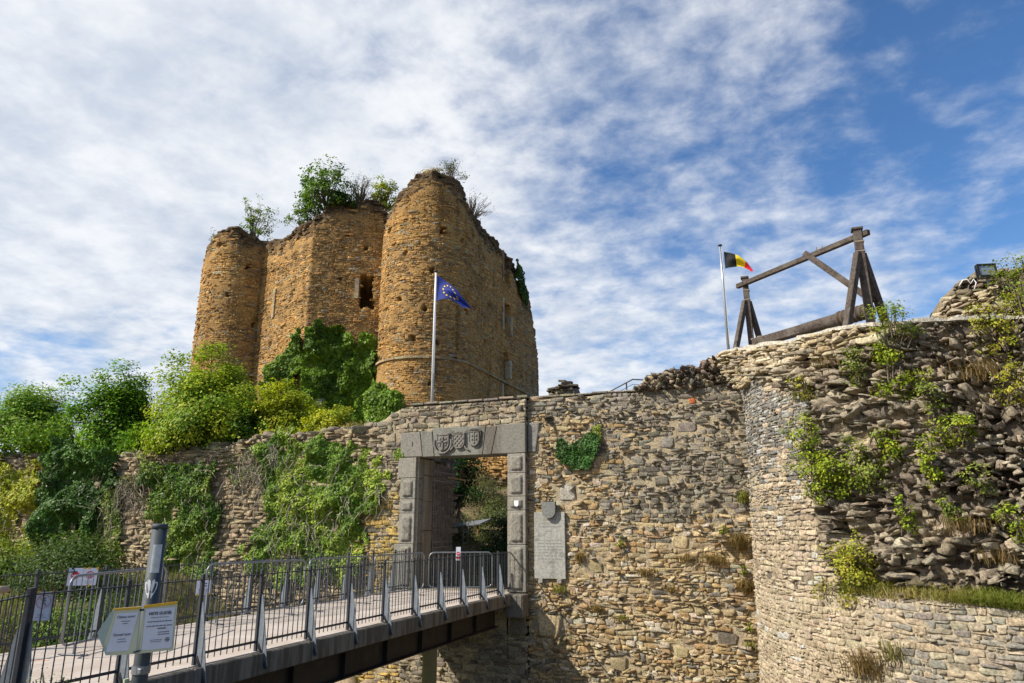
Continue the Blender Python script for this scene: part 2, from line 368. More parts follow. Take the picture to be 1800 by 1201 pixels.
def bush(name, base, rad, hgt, n, size, c1, c2, label, cat='bush', group=None, clusters=60, stems=14, lean=(0, 0), spiky=.4, sparse=1., cl=.16, mat=None, low=.12):
    """woody stems from the base, each carrying clusters of leaves; the crown is uneven, with shoots past its outline"""
    o = empty(name, tuple(base)); tag(o, label, cat, group)
    mb = MB(); C = []
    for k in range(clusters):
        a = rng.uniform(0, 2*pi); rr = rng.uniform(.25, 1)**.6; h = rng.uniform(low, 1)
        env = math.sqrt(max(0.05, 1-(max(0, h-.45)/.62)**2)); env *= (.74+.85*vnoise(np.array([a*1.1, h*2.6, base[0]*3.])))
        x = cos(a)*rr*rad*env+lean[0]*h; y = sin(a)*rr*rad*env*.85+lean[1]*h; z = h*hgt
        if rng.random() < spiky: z += hgt*.34*rng.random()**1.7; x *= 1.2
        C.append((x, y, z))
    C = np.array(C)
    for k in range(stems):
        t = C[rng.integers(len(C))]; m_ = t*.5+np.array([0, 0, hgt*.12])+rng.normal(0, .06*rad, 3)
        mb.tube([(rng.normal(0, .08), rng.normal(0, .08), -.15), tuple(m_), tuple(t)], [.035*hgt/2, .02*hgt/2, .006], 4, False)
    for k in range(len(C)):
        t = C[k]; q = t*.62+rng.normal(0, .07*rad, 3); mb.tube([tuple(q), tuple(t)], [.012, .005], 3, False)
    mb.build('stems', M_BARK, o)
    per = max(4, int(n*sparse/len(C))); sc = rad*cl
    P = np.repeat(C, per, 0)+np.clip(rng.normal(0, 1, (len(C)*per, 3)), -1.7, 1.7)*np.array([sc, sc, sc*.75])
    m = np.repeat(rng.random(len(C)), per)[:, None]; m = np.clip(m+rng.normal(0, .15, (len(m), 1)), 0, 1)
    cc = np.asarray(c1)*(1-m)+np.asarray(c2)*m
    N = P-np.array([0, 0, hgt*.35]); N /= np.linalg.norm(N, axis=1, keepdims=True)+1e-6; N[:, 2] += .5
    link('foliage', leaves_mesh('foliage', P, N, size, cc), mat or M_LEAF, o, 'stuff')
    return o
def ivy(name, surf, poly, n, size, c1, c2, label, bulge=.25, stems=0, cl=1.3, hole=-.35, drop=None, cat='ivy', stemmat=None, group=None, edge=.35):
    """leaves laid on a wall face inside the polygon poly (u,v), standing off it in uneven cushions"""
    poly = np.asarray(poly, float); lo = poly.min(0); hi = poly.max(0)
    def inside(U, W_):
        r_ = np.zeros(len(U), bool); j = len(poly)-1
        for i in range(len(poly)):
            xi, yi = poly[i]; xj, yj = poly[j]
            c = ((yi > W_) != (yj > W_)) & (U < (xj-xi)*(W_-yi)/(yj-yi+1e-12)+xi); r_ ^= c; j = i
        return r_
    U = []; W_ = []; tot = 0
    while tot < n:
        u = rng.uniform(lo[0]-edge, hi[0]+edge, n*2); v = rng.uniform(lo[1]-edge, hi[1]+edge, n*2)
        du = fbm(v3(u, v, 1.), 1.7, 3)*edge; dv = fbm(v3(u, v, 7.), 1.7, 3)*edge
        k = inside(u+du*1.6, v+dv*1.6) & (fbm(v3(u, v, lo[0]), 1.5, 3)+rng.normal(0, .12, len(u)) > hole)
        U.append(u[k]); W_.append(v[k]); tot += k.sum()
        if len(U) > 30: break
    U = np.concatenate(U)[:n]; W_ = np.concatenate(W_)[:n]
    cu = fbm(v3(U, W_, 2.), cl, 4)
    D = .05+bulge*np.clip(.5+cu*1.3, 0, 1.4)*rng.uniform(.55, 1.05, len(U))
    P = surf(U, W_, D); e = .05
    Nn = surf(U, W_, D+e)-P; gu = (fbm(v3(U+e, W_, 2.), cl, 4)-cu)/e; gv = (fbm(v3(U, W_+e, 2.), cl, 4)-cu)/e
    Tu = surf(U+e, W_, D)-P; Tv = surf(U, W_+e, D)-P
    N = Nn/e-Tu/e*gu[:, None]*bulge*1.3-Tv/e*gv[:, None]*bulge*1.3; N[:, 2] += .25
    m = np.clip(.5+fbm(v3(U, W_, 4.), .9, 3)*1.6+rng.normal(0, .2, len(U)), 0, 1)[:, None]
    o = empty(name, tuple(surf(np.array([(lo[0]+hi[0])/2]), np.array([lo[1]]), np.array([0.]))[0])); tag(o, label, cat, group)
    f = link('foliage', leaves_mesh('foliage', P-np.array(o.location), N, size, np.asarray(c1)*(1-m)+np.asarray(c2)*m), M_IVY, o, 'stuff')
    if stems:
        mb = MB()
        for k in range(stems):
            i = rng.integers(len(U)); u, v = U[i], W_[i]; pts = []; a = -pi/2+rng.normal(0, .5)
            for t in range(rng.integers(5, 10)):
                pts.append(surf(np.array([u]), np.array([v]), np.array([.08+bulge*rng.uniform(.5, 1.15)]))[0]-np.array(o.location)); a += rng.normal(0, .5); a = a*.8-pi/2*.2
                u += cos(a)*.16; v += sin(a)*.2
            mb.tube(pts, list(np.linspace(.013, .005, len(pts))), 4, False)
        mb.build('stems', stemmat or M_DRYSTEM, o, 'stuff')
    return o
def tuft(name, base, rad, hgt, n, c1, c2, label, cat='grass tuft', group=None, out=(0, -1, 0)):
    """arching blades"""
    o = empty(name, tuple(base)); tag(o, label, cat, group); V = []; F = []; c = []
    for k in range(n):
        b = np.array([rng.normal(0, rad*.5), rng.normal(0, rad*.25), rng.normal(0, .04)]); a = rng.uniform(0, 2*pi); h = hgt*rng.uniform(.5, 1.1)
        d = np.array([cos(a), sin(a), 0])*h*.45+np.array(out)*h*.45; wv = np.array([-sin(a), cos(a), 0])*.008
        m_ = b+d*.4+np.array([0, 0, h*.75]); t = b+d*1.25+np.array([0, 0, h*.8]); i = len(V)
        V += [b-wv, b+wv, m_+wv*.8, m_-wv*.8, t]; F += [(i, i+1, i+2, i+3), (i+3, i+2, i+4)]; q = rng.random(); c += [np.asarray(c1)*(1-q)+np.asarray(c2)*q]*5
    me = bpy.data.meshes.new('blades'); me.from_pydata([tuple(p) for p in V], [], F); at_ = me.color_attributes.new('col', 'FLOAT_COLOR', 'POINT')
    cc = np.ones((len(V), 4), np.float32); cc[:, :3] = np.array(c); at_.data.foreach_set('color', cc.ravel()); link('blades', me, M_LEAF, o, 'stuff'); return o
# ================================================================ CURTAIN WALLS
def flat(Y0): return lambda u, v, d: v3(u, Y0-np.asarray(d), v)
OX0, OX1, OZ = -10.80, -7.77, 3.95                    # gate opening
TOPX = [-34, -31, -26, -22, -19, -17.7, -15, -14, -13.2, -12.6, -12.4, -12.1, -11.9, -11.6, -11.3, -7.19, -1]
TOPZ = [4.5, 4.7, 4.4, 4.5, 4.6, 4.9, 4.85, 5.0, 4.95, 5.1, 5.2, 5.3, 5.45, 5.55, 5.62, 5.62, 5.62]
def wall_core(name, x0, x1, y0, th, zb, zt, parent, extra=None):
    """backing masonry: a rough front face, top and back"""
    us = np.arange(x0, x1+.01, .1); vs = np.linspace(0, 1, 70)
    def f(U, W_):
        zt_ = zt(U); z = zb+(zt_-zb)*np.clip(W_/.8, 0, 1)
        yy = np.where(W_ <= .8, y0, y0+th*np.clip((W_-.8)/.1, 0, 1)); z = np.where(W_ > .9, zt_+(zb-zt_)*(W_-.9)/.1, z)
        y_ = yy+np.where(W_ <= .8, .02*fbm(v3(U, z, 0), 3, 3), 0); return v3(U, y_, z)
    return grid_mesh(name, us, vs, f, M_CORE, parent, extra)
def pal(n, base, alt, k, var=.16):
    c = col_arr(base, n, var, .02); a = col_arr(alt, n, var, .02); s = (rng.random(n) < k)[:, None]; return np.where(s, a, c)
def moz(P): return col_arr((.40, .325, .22), len(P), .08, .02)
# --- right curtain wall
rw = empty('curtain_wall', (-4, 20, -3.2)); rw.location = (0, 0, 0)
tag(rw, 'long coursed rubble wall in brown and grey stone between the gate and the round bastion', 'castle wall')
zr = lambda u: np.interp(u, [-7.3, -3.9, -3.6, -2.9, -1.8, -.5], [5.62, 5.62, 5.66, 5.66, 5.7, 5.7])
wall_core('mortar_core', -7.19, .6, 20.0, .75, -3.6, lambda u: zr(u)-.03, rw, moz)
big = [(-6.22, -5.72, 2.55, 3.02), (-3.05, -2.62, 1.28, 1.55), (-3.45, -3.05, 2.9, 3.2), (-4.1, -3.7, 3.5, 3.75), (-6.9, -6.3, -1.15, -.55), (-3.2, -2.8, -1.5, -1.2), (-2.0, -1.55, -1.1, -.8),
       (-3.4, -2.85, 3.95, 4.25), (-2.75, -2.2, 4.35, 4.65), (-5.4, -5.0, .55, .85), (-4.9, -4.4, -1.9, -1.55), (-2.36, -2.18, 5.15, 5.32)]
C = layout(-7.22, -.75, -3.3, 5.64, .098, .185, big, seed=1, wave=.035)
cx, cz = C[..., 0].mean(1), C[..., 1].mean(1)
k = (cz < zr(cx)-.05); k &= ~((cx < -6.84) & (cz > 3.97) & (cz < 4.82)) & ~((cx > -7.02) & (cx < -6.03) & (cz > .38) & (cz < 2.22)); C = C[k]; cx, cz = cx[k], cz[k]
rough = np.clip(sstep(1.3, -.6, cz)*.8+.35*fbm(v3(cx, cz, 0), .7, 3), 0, 1)
C = C+rng.normal(0, .012, C.shape)*(1+rough[:, None, None]*1.6)
dep = .012+.020*rng.random(len(C))+rough*.04*rng.random(len(C))
V, cen = stones_geo(C, flat(20.0), dep, .03, 1)
warm = pal(len(C), (.43, .33, .195), (.37, .25, .125), .3); pale = col_arr((.50, .43, .33), len(C), .1, .03); grey = pal(len(C), (.17, .15, .12), (.25, .225, .185), .45)
gk = np.clip(sstep(-5.4, -3.4, cx+.6*fbm(v3(cx, cz, 3), .8, 3))*sstep(1.2, 2.6, cz+.5*fbm(v3(cx, cz, 5), .8, 3))+sstep(4.6, 5.3, cz), 0, 1)
gk = (rng.random(len(C)) < .10+.85*gk)[:, None]
colr = np.where(gk, grey, np.where((rng.random(len(C)) < .14)[:, None], pale, warm))
colr = np.where(((abs(cx+2.27) < .07) & (abs(cz-5.23) < .06))[:, None], np.array([[.42, .12, .045]]), colr)
colr = np.where(((cx > -6.22) & (cx < -5.72) & (cz > 2.55) & (cz < 3.02))[:, None], np.array([[.42, .38, .32]]), colr)
put_stones(V, colr, M_STONE, rw)
# --- gate block
gw = empty('gate_wall', (0, 0, 0)); tag(gw, 'rubble stone gate wall with a grey carved lintel over the opening behind the footbridge', 'castle gate')
zg = lambda u: np.interp(u, TOPX, TOPZ)
GY = 19.86
def core_seg(x0, x1, zb, ztf, nm='mortar_core'): wall_core(nm, x0, x1, GY, .95, zb, ztf, gw, moz)
core_seg(-12.4, OX0, -3.6, lambda u: zg(u)-.03); core_seg(OX1, -7.19, -3.6, lambda u: zg(u)-.03)
core_seg(OX0-.02, OX1+.02, OZ+.05, lambda u: zg(u)-.03); core_seg(OX0-.02, OX1+.02, -3.6, lambda u: u*0-.32)
C = layout(-12.45, -7.2, -3.4, 5.6, .11, .215, [(-7.75, -7.25, -1.2, -.55), (-12.1, -11.7, 4.45, 4.75)], seed=2, wave=.03)
cx, cz = C[..., 0].mean(1), C[..., 1].mean(1)
k = (cz < zg(cx)-.05) & ~((cx > -11.5) & (cz > 3.95) & (cz < 4.8)) & ~((cx > -11.45) & (cx < -7.15) & (cz > -.32) & (cz <= 3.97))
C = C[k]; cx, cz = cx[k], cz[k]; C = C+rng.normal(0, .012, C.shape); C[..., 0] = np.minimum(C[..., 0], -7.2)
V, cen = stones_geo(C, flat(GY), .014+.024*rng.random(len(C)), .02, 2)
yel = pal(len(C), (.48, .34, .11), (.42, .33, .19), .4); ww = pal(len(C), (.37, .30, .21), (.30, .25, .18), .4); gg = pal(len(C), (.22, .19, .15), (.32, .27, .19), .35)
yk = (rng.random(len(C)) < sstep(-11.1, -11.5, cx)*sstep(3.6, 2.2, cz)*.85)[:, None]
colr = np.where(yk, yel, np.where((rng.random(len(C)) < .25+.5*sstep(4.9, 5.4, cz)+.4*sstep(0, -.6, cz))[:, None], gg, ww))
put_stones(V, colr, M_STONE, gw)
# coping slabs along the wall top
for i, (a, b) in enumerate(zip(np.arange(-11.2, -7.3, .52), np.arange(-10.7, -6.9, .52))):
    MB().box(((a+b)/2, GY+.40, 5.655+rng.normal(0, .006)), (min(b, -7.2)-a-.012, .92, .07+rng.normal(0, .008)), Matrix.Rotation(rng.normal(0, .012), 3, 'Y'), .015).build('coping_stone', M_STONE, gw)
for a in np.arange(-7.17, -3.7, .5):
    MB().box((a+.25, 20.37, 5.645+rng.normal(0, .008)), (.488, .82, .06+rng.normal(0, .01)), Matrix.Rotation(rng.normal(0, .02), 3, 'Y'), .015).build('coping_stone', M_STONE, rw)
def colored(me, c, s=.0):
    n = len(me.vertices); a = me.color_attributes.new('col', 'FLOAT_COLOR', 'POINT'); q = np.ones((n, 4), np.float32); q[:, :3] = c; a.data.foreach_set('color', q.ravel()); return me
for o in list(gw.children)+list(rw.children):
    if o.name.startswith('coping_stone'): colored(o.data, col_arr((.25, .22, .18), 1, .12)[0])
def gpart(mb, name, parent, c=(.23, .215, .19), mat=None): 
    me = colored(mb.mesh(name), col_arr(c, 1, .06, .015)[0]); return link(name, me, mat or M_GREY, parent)
def bevel(o, wd=.012, seg=2):
    m = o.modifiers.new('soft_edges', 'BEVEL'); m.width = wd; m.segments = seg; m.limit_method = 'ANGLE'; m.angle_limit = R(35); return o
# lintel of wedge stones
z0, z1, yf, yb = 3.95, 4.78, GY-.09, GY+.75
for i, (tl, tr, bl, br, zt_) in enumerate([(-11.49, -10.78, -11.43, -10.66, 4.73), (-10.765, -10.35, -10.645, -10.25, 4.76), (-10.335, -8.50, -10.235, -8.60, 4.84), (-8.485, -8.12, -8.585, -8.31, 4.80), (-8.105, -7.20, -8.295, -7.20, 4.83)]):
    bevel(gpart(MB().prism([(bl, z0+rng.normal(0, .008)), (br, z0+rng.normal(0, .008)), (tr, zt_+rng.normal(0, .01)), (tl, zt_)], yf+rng.normal(0, .006), yb), 'lintel_stone', gw), .02)
lc = [o for o in gw.children if o.name.startswith('lintel_stone')][2]
bevel(gpart(MB().prism([(-7.185, 3.98), (-6.93, 3.98), (-6.80, 4.86), (-7.185, 4.86)], 19.93, 20.3), 'lintel_stone', rw, (.25, .235, .21)), .03)
MB().box((-11.02, yf-.002, 4.36), (.03, .012, .16)).build('slot', M_BLACK, [o for o in gw.children if o.name.startswith('lintel_stone')][0])
# coats of arms, in relief
def shield(cx_, cz_, wd, h, n=20):
    p = [(-wd/2, h/2), (wd/2, h/2), (wd/2, -h*.1)]+[(wd/2*cos(t), -h*.1-h*.4*sin(t)) for t in np.linspace(.25, pi-.25, 9)]+[(-wd/2, -h*.1)]
    return [(cx_+a, cz_+b) for a, b in p][::-1]
def coat(x, z, wd, h, style):
    mb = MB(); mb.prism(shield(x, z, wd, h), yf-.055, yf+.02)
    mb.tube([(a, yf-.058, b) for a, b in shield(x, z, wd*.97, h*.97)]+[(shield(x, z, wd*.97, h*.97)[0][0], yf-.058, shield(x, z, wd*.97, h*.97)[0][1])], .018, 5)
    if style == 0:
        mb.box((x, yf-.07, z-.02), (.05, .05, h*.8)); mb.box((x, yf-.07, z+.02), (wd*.8, .05, .05)); 
        for sx in (-1, 1):
            for sz in (-1, 1): mb.box((x+sx*wd*.24, yf-.062, z+.02+sz*h*.2), (.06, .03, .07), None, .01)
        mb.tube([(x+(wd*.74)*cos(t), yf-.04, z-.02+h*.66*sin(t)) for t in np.linspace(-pi*1.12, pi*.12, 16)], .035, 6)
        mb.tube([(x+(wd*.6)*cos(t), yf-.03, z+h*.52+.04*sin(t*3)) for t in np.linspace(0, pi, 8)], .035, 6)
    if style == 1:
        for i in range(5):
            for j in range(5):
                if (i+j) % 2: mb.box((x-wd*.34+i*wd*.17, yf-.064, z+h*.36-j*h*.16), (wd*.15, .03, h*.14), None, .01)
        for s in (-1, 1):
            mb.tube([(x+s*wd*.5, yf-.03, z-h*.35), (x+s*wd*.66, yf-.04, z-h*.55), (x+s*wd*.85, yf-.03, z-h*.62)], .028, 5)
            mb.tube([(x+s*wd*.4, yf-.03, z+h*.5), (x+s*wd*.62, yf-.04, z+h*.72), (x+s*wd*.8, yf-.03, z+h*.8)], .026, 5)
        mb.tube([(x-wd*.5, yf-.03, z+h*.58), (x, yf-.05, z+h*.68), (x+wd*.5, yf-.03, z+h*.58)], .03, 5)
    if style == 2:
        for a, b in ((-.2, .2), (.2, .2), (-.2, -.05), (.2, -.05), (0, -.28)): mb.lathe([(.035, 0), (.03, .02), (.01, .03)], 8); mb.v[-24:] = [(p[0]+x+a*wd, yf-.055-p[2], p[1]+z+b*h) for p in mb.v[-24:]]
        mb.box((x, yf-.06, z+.08), (.03, .03, h*.7))
        mb.tube([(x-wd*.62, yf-.03, z+h*.5), (x-wd*.4, yf-.05, z+h*.66), (x, yf-.05, z+h*.72), (x+wd*.4, yf-.05, z+h*.66), (x+wd*.62, yf-.03, z+h*.5)], .034, 6)
        for s in (-1, 1): mb.tube([(x+s*wd*.62, yf-.03, z+h*.45), (x+s*wd*.56, yf-.03, z), (x+s*wd*.4, yf-.03, z-h*.4)], .02, 5)
    gpart(mb, 'coat_of_arms', lc, (.22, .21, .19))
coat(-9.93, 4.36, .40, .48, 0); coat(-9.38, 4.38, .38, .44, 1); coat(-8.86, 4.44, .34, .44, 2)
# pillars of rusticated blocks
def pillar(x0, x1, zs, wide=()):
    for i in range(len(zs)-1):
        a, b = zs[i+1], zs[i]; e = wide[i] if i < len(wide) else 0
        o = bevel(gpart(MB().box(((x0+x1)/2-e/2 if x0 < -9 else (x0+x1)/2+e/2, GY+.16, (a+b)/2), (x1-x0+e, .52, b-a-.012)), 'pillar_block', gw, (.28, .26, .22)), .015)
        if i == 0 and x0 < -9: continue
        # rough pecked panel standing proud, with its own broken surface
        n1, n2 = 9, max(6, int((b-a)/.05)); us = np.linspace(x0+.09, x1-.09, n1); vs = np.linspace(a+.07, b-.07, n2)
        def f(U, W_):
            ed = (np.abs(U-us[0]) < 1e-4) | (np.abs(U-us[-1]) < 1e-4) | (np.abs(W_-vs[0]) < 1e-4) | (np.abs(W_-vs[-1]) < 1e-4)
            return v3(U, np.where(ed, GY-.095, GY-.14-.022*rng.random(len(U))), W_)
        grid_mesh('rough_panel', us, vs, f, M_GREY, o, lambda P: col_arr((.24, .22, .185), len(P), .1, .01), None, False)
pillar(-7.77, -7.20, [3.94, 3.36, 2.68, 2.28, 1.31, 0.0]); pillar(-11.41, -10.87, [3.94, 3.30, 2.65, 2.22, 1.30, 0.0], (.1, 0, 0, 0, .14))
for z, h in ((.35, .7), (1.2, .98), (2.15, .9), (3.0, .8), (3.67, .52)):   # reveal blocks behind the pillars
    for x in (-10.86, -7.62): bevel(gpart(MB().box((x, GY+.68, z), (.12, .56, h-.01)), 'reveal_block', gw, (.34, .28, .20)), .012)
bevel(gpart(MB().box((-7.4, 19.55, -.33), (.55, .5, .60)), 'threshold_block', gw, (.16, .145, .12)), .03)
bevel(gpart(MB().box((-9.3, 20.25, -.17), (3.1, .85, .32)), 'threshold_slab', gw, (.36, .31, .26)), .02)
# shield badge on the right pillar
bd = link('badge', MB().prism(shield(-7.46, 2.47, .13, .17), 19.69, 19.705).mesh('badge'), M_WHITE, gw)
# --- left curtain wall
lw = empty('ivy_wall', (0, 0, 0)); tag(lw, 'long overgrown rubble wall left of the gate, half covered by ivy and shrubs', 'castle wall')
wall_core('mortar_core', -34, -12.4, 20.0, .8, -3.6, lambda u: zg(u)-.05, lw, moz)
C = layout(-33.5, -12.4, -3.2, 5.2, .125, .24, (), seed=3, wave=.05); cx, cz = C[..., 0].mean(1), C[..., 1].mean(1); k = cz < zg(cx)-.04; C = C[k]; cx, cz = cx[k], cz[k]
C = C+rng.normal(0, .014, C.shape); C[..., 0] = np.minimum(C[..., 0], -12.4)
V, cen = stones_geo(C, flat(20.0), .035+.06*rng.random(len(C)), .04, 3)
yk = (rng.random(len(C)) < sstep(-13.6, -12.6, cx)*sstep(4.0, 2.5, cz)*.75)[:, None]; yel = pal(len(C), (.46, .34, .13), (.40, .32, .2), .4)
put_stones(V, np.where(yk, yel, pal(len(C), (.40, .315, .20), (.30, .235, .155), .4)), M_STONE, lw)
# rubble brow along its top
def brow(x0, x1, n, seed, parent, yo=20.1, zfun=zg, spread=.45, name='rubble_stone', c=(.30, .25, .18), size=.2):
    r = np.random.default_rng(seed); u = r.uniform(x0, x1, n); s = size*np.exp(r.normal(0, .35, n)); z = zfun(u)+r.uniform(-.25, .12, n); y = yo+r.uniform(-.1, spread, n)
    a = np.stack([u-s*.7, z-s*.3], -1); b = np.stack([u+s*.7, z-s*.3], -1); C = np.stack([a, b, np.stack([u+s*.6, z+s*.3], -1), np.stack([u-s*.6, z+s*.3], -1)], 1)
    yy = np.repeat(y, 25); V, _ = stones_geo(C, lambda U, W_, D: v3(U, yy-D*1.0, W_), s*.35, .1, seed, .12); put_stones(V, col_arr(c, n, .2, .04), M_CORE, parent, limit=60)
brow(-33, -12.6, 420, 31, lw)
brow(-11.9, -11.3, 0, 1, lw) if 0 else None
# passage walls behind the gate
pw = empty('passage_wall', (0, 0, 0)); tag(pw, 'dark rubble side wall of the gate passage behind the iron grille', 'castle wall')
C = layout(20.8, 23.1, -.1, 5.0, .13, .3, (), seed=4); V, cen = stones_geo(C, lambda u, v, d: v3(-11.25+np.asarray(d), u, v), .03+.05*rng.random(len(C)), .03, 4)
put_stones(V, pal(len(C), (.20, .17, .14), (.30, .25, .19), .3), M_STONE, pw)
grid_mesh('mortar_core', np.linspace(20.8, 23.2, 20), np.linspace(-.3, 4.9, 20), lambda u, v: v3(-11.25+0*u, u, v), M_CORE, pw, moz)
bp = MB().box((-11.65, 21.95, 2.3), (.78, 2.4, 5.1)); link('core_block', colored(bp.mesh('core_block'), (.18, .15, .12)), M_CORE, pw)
# ================================================================ ROUND BASTION
BC = (5.0, 19.0); BR = 6.0
RIMP = [(-4.0, 7.0, 6.5), (-1.2, 6.9, 6.48), (0, 5.95, 6.40), (1.05, 5.75, 6.12), (2.9, 5.15, 5.87), (4.7, 5.2, 5.74), (5.55, 4.9, 5.68), (6.6, 4.25, 5.70), (8.1, 3.7, 5.66), (10, 3.6, 5.6), (15, 4.2, 5.4)]
RU = [p[0] for p in RIMP]
def rimr(u): return np.interp(u, RU, [p[1] for p in RIMP])
def rimz(u): return np.interp(u, RU, [p[2] for p in RIMP])
def facing(u, v):
    """True where the dressed facing still stands"""
    lim = np.interp(v, [.6, 1.2, 2.6, 4.4, 4.9, 5.3, 5.6], [4.95, 4.35, 4.15, 3.8, 2.6, 1.2, .4])+.35*fbm(v3(u*0+3, v, 0), 1.6, 3)
    return (v < .58+.05*fbm(v3(u, 0*v, 2), 2, 2)) | (u < lim)
def bast(u, v, d, recess=True):
    u = np.asarray(u, float); v = np.asarray(v, float); a = pi+u/BR
    r0 = BR-.03*(v+2); rz = rimz(u); rr = rimr(u)
    lowz = np.interp(u, [-2, 1, 3.6, 4.6, 5.2, 20], [5.0, 4.6, 4.2, 2.2, .62, .62])
    t = np.clip((v-lowz)/(rz-lowz+1e-6), 0, 1.0); r = r0+(rr-r0)*(t**1.15)
    rec = np.where(recess, sstep(-.02, .12, v-.6)*sstep(4.2, 5.0, u)*.42*(1-t), 0)
    r = r-rec+np.asarray(d); return v3(BC[0]+r*np.cos(a), BC[1]+r*np.sin(a), v)
ba = empty('round_bastion', (0, 0, 0)); tag(ba, 'big round stone bastion on the right, its upper facing fallen away to dark rubble', 'bastion')
us = np.arange(-1.6, 14.5, .045)
def bcore(U, W_):
    z = -3.6+(rimz(U)+3.6)*W_; P0 = v3(U, z*2.3, 0.)
    f = facing(U, z); q = fbm(v3(U, z*2.2, 0), 1.5, 5, .55); strata = np.abs(fbm(v3(U*.8, z*4.5, 4), 1.3, 4))
    d = np.where(f, .01*fbm(v3(U, z, 0), 4, 2), -.10+.30*q+.10*fbm(v3(U, z*1.6, 31), 3.4, 4, .65)-.34*sstep(.05, .45, strata*1.3)*sstep(-.2, .4, q)+.10*fbm(v3(U, z*2, 1), 6, 3))
    d = d+np.where(f, 0, -.10*sstep(.3, .55, fbm(v3(U, z*1.3, 11), .9, 2))*3)
    d = np.where((z > rimz(U)-.35) & ~f, d*.35, d); return bast(U, z, d)
def bcol(P):
    n1 = fbm(P*np.array([1, 1, 2.2]), .8, 4)[:, None]; n2 = fbm(P, 4, 3)[:, None]
    dark = np.array([.17, .14, .11]); tan = np.array([.42, .335, .24]); c = dark+(tan-dark)*sstep(-.15, .3, n1+n2*.35)
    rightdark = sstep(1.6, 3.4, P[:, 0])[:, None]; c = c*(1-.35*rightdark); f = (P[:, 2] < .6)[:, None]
    return np.where(f, np.array([[.40, .33, .235]]), c)
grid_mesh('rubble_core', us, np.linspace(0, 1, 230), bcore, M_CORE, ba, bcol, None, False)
# dressed facing
bigs = [(.35, .62, -1.0, -.55), (.62, .74, -1.0, -.4), (4.55, 4.95, .35, .62), (.3, .75, -.52, -.3), (8.6, 9.1, -.2, .1)]
C = layout(-1.05, 14.2, -3.3, 6.0, .085, .15, bigs, seed=5, wave=.03); cx, cz = C[..., 0].mean(1), C[..., 1].mean(1)
k = facing(cx, cz) & (cz < np.where(cx < 4.6, 5.35, .58)) & ~(fbm(v3(cx, cz, 8), 1.1, 3) > .52); C = C[k]; cx, cz = cx[k], cz[k]
C = C+rng.normal(0, .010, C.shape)
V, cen = stones_geo(C, lambda u, v, d: bast(u, v, d, False), .010+.018*rng.random(len(C)), .014, 5)
n = len(C); beige = pal(n, (.44, .36, .26), (.37, .295, .205), .35, .12); grey = pal(n, (.185, .175, .16), (.33, .32, .30), .3); slate = pal(n, (.26, .235, .20), (.34, .29, .215), .4)
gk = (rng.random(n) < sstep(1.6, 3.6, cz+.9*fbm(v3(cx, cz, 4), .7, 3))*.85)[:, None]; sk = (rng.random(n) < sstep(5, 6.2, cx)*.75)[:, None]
colr = np.where(gk, grey, np.where(sk, slate, beige)); colr = np.where((rng.random(n) < .03)[:, None], np.array([[.48, .46, .42]]), colr)
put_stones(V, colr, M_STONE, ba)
# repaired pale masonry under the rim
C = layout(-1.9, 5.9, 4.9, 6.6, .10, .2, (), seed=6, wave=.04, split=.3); cx, cz = C[..., 0].mean(1), C[..., 1].mean(1)
k = (cz < rimz(cx)-.05) & (cz > rimz(cx)-np.interp(cx, [-1.9, 0, 2, 4.5, 5.9], [1.0, .95, .75, .5, .25])+.25*fbm(v3(cx, cz, 0), 1.5, 3)); C = C[k]; n = len(C); C = C+rng.normal(0, .016, C.shape)
V, cen = stones_geo(C, lambda u, v, d: bast(u, v, d+.03, False), .04+.09*rng.random(n), .05, 6); put_stones(V, pal(n, (.46, .39, .28), (.37, .29, .18), .35), M_STONE, ba, limit=120)
# rough stones bedded in the exposed core
r = np.random.default_rng(61); n = 4600; u = r.uniform(.2, 14, n); v = .7+(rimz(u)-.75)*r.random(n); k = ~facing(u, v); u, v = u[k], v[k]; n = len(u)
k = fbm(v3(u, v*1.6, 4), 1.1, 3)+r.normal(0, .15, n) > -.22; u, v = u[k], v[k]; n = len(u)
s = np.clip(.066*np.exp(r.normal(0, .45, n)), .02, .135); asp = r.uniform(.8, 1.6, n); hh = s*r.uniform(.32, .75, n)
a = r.normal(0, .30, n); ca, sa = np.cos(a), np.sin(a)
def cor(dx, dz): return np.stack([u+(dx*ca-dz*sa)*1., v+(dx*sa+dz*ca)], -1)
C = np.stack([cor(-s*asp, -hh), cor(s*asp, -hh), cor(s*asp, hh), cor(-s*asp, hh)], 1)+r.normal(0, .012, (n, 4, 2))
base = -.12+.30*fbm(v3(u, v*2.2, 0), 1.5, 5, .55)
def bst(U, W_, D): return bast(U, W_, np.repeat(base, 25)+D)
V, cen = stones_geo(C, bst, .04+.15*r.random(n), .16, 61, .10, .10, .0)
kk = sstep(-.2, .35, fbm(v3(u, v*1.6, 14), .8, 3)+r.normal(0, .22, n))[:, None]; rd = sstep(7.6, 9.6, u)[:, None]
colr = (col_arr((.225, .185, .14), n, .22, .02)*(1-kk)+col_arr((.38, .32, .235), n, .18, .02)*kk)*(1-.42*rd); put_stones(V, colr, M_CORE, ba)
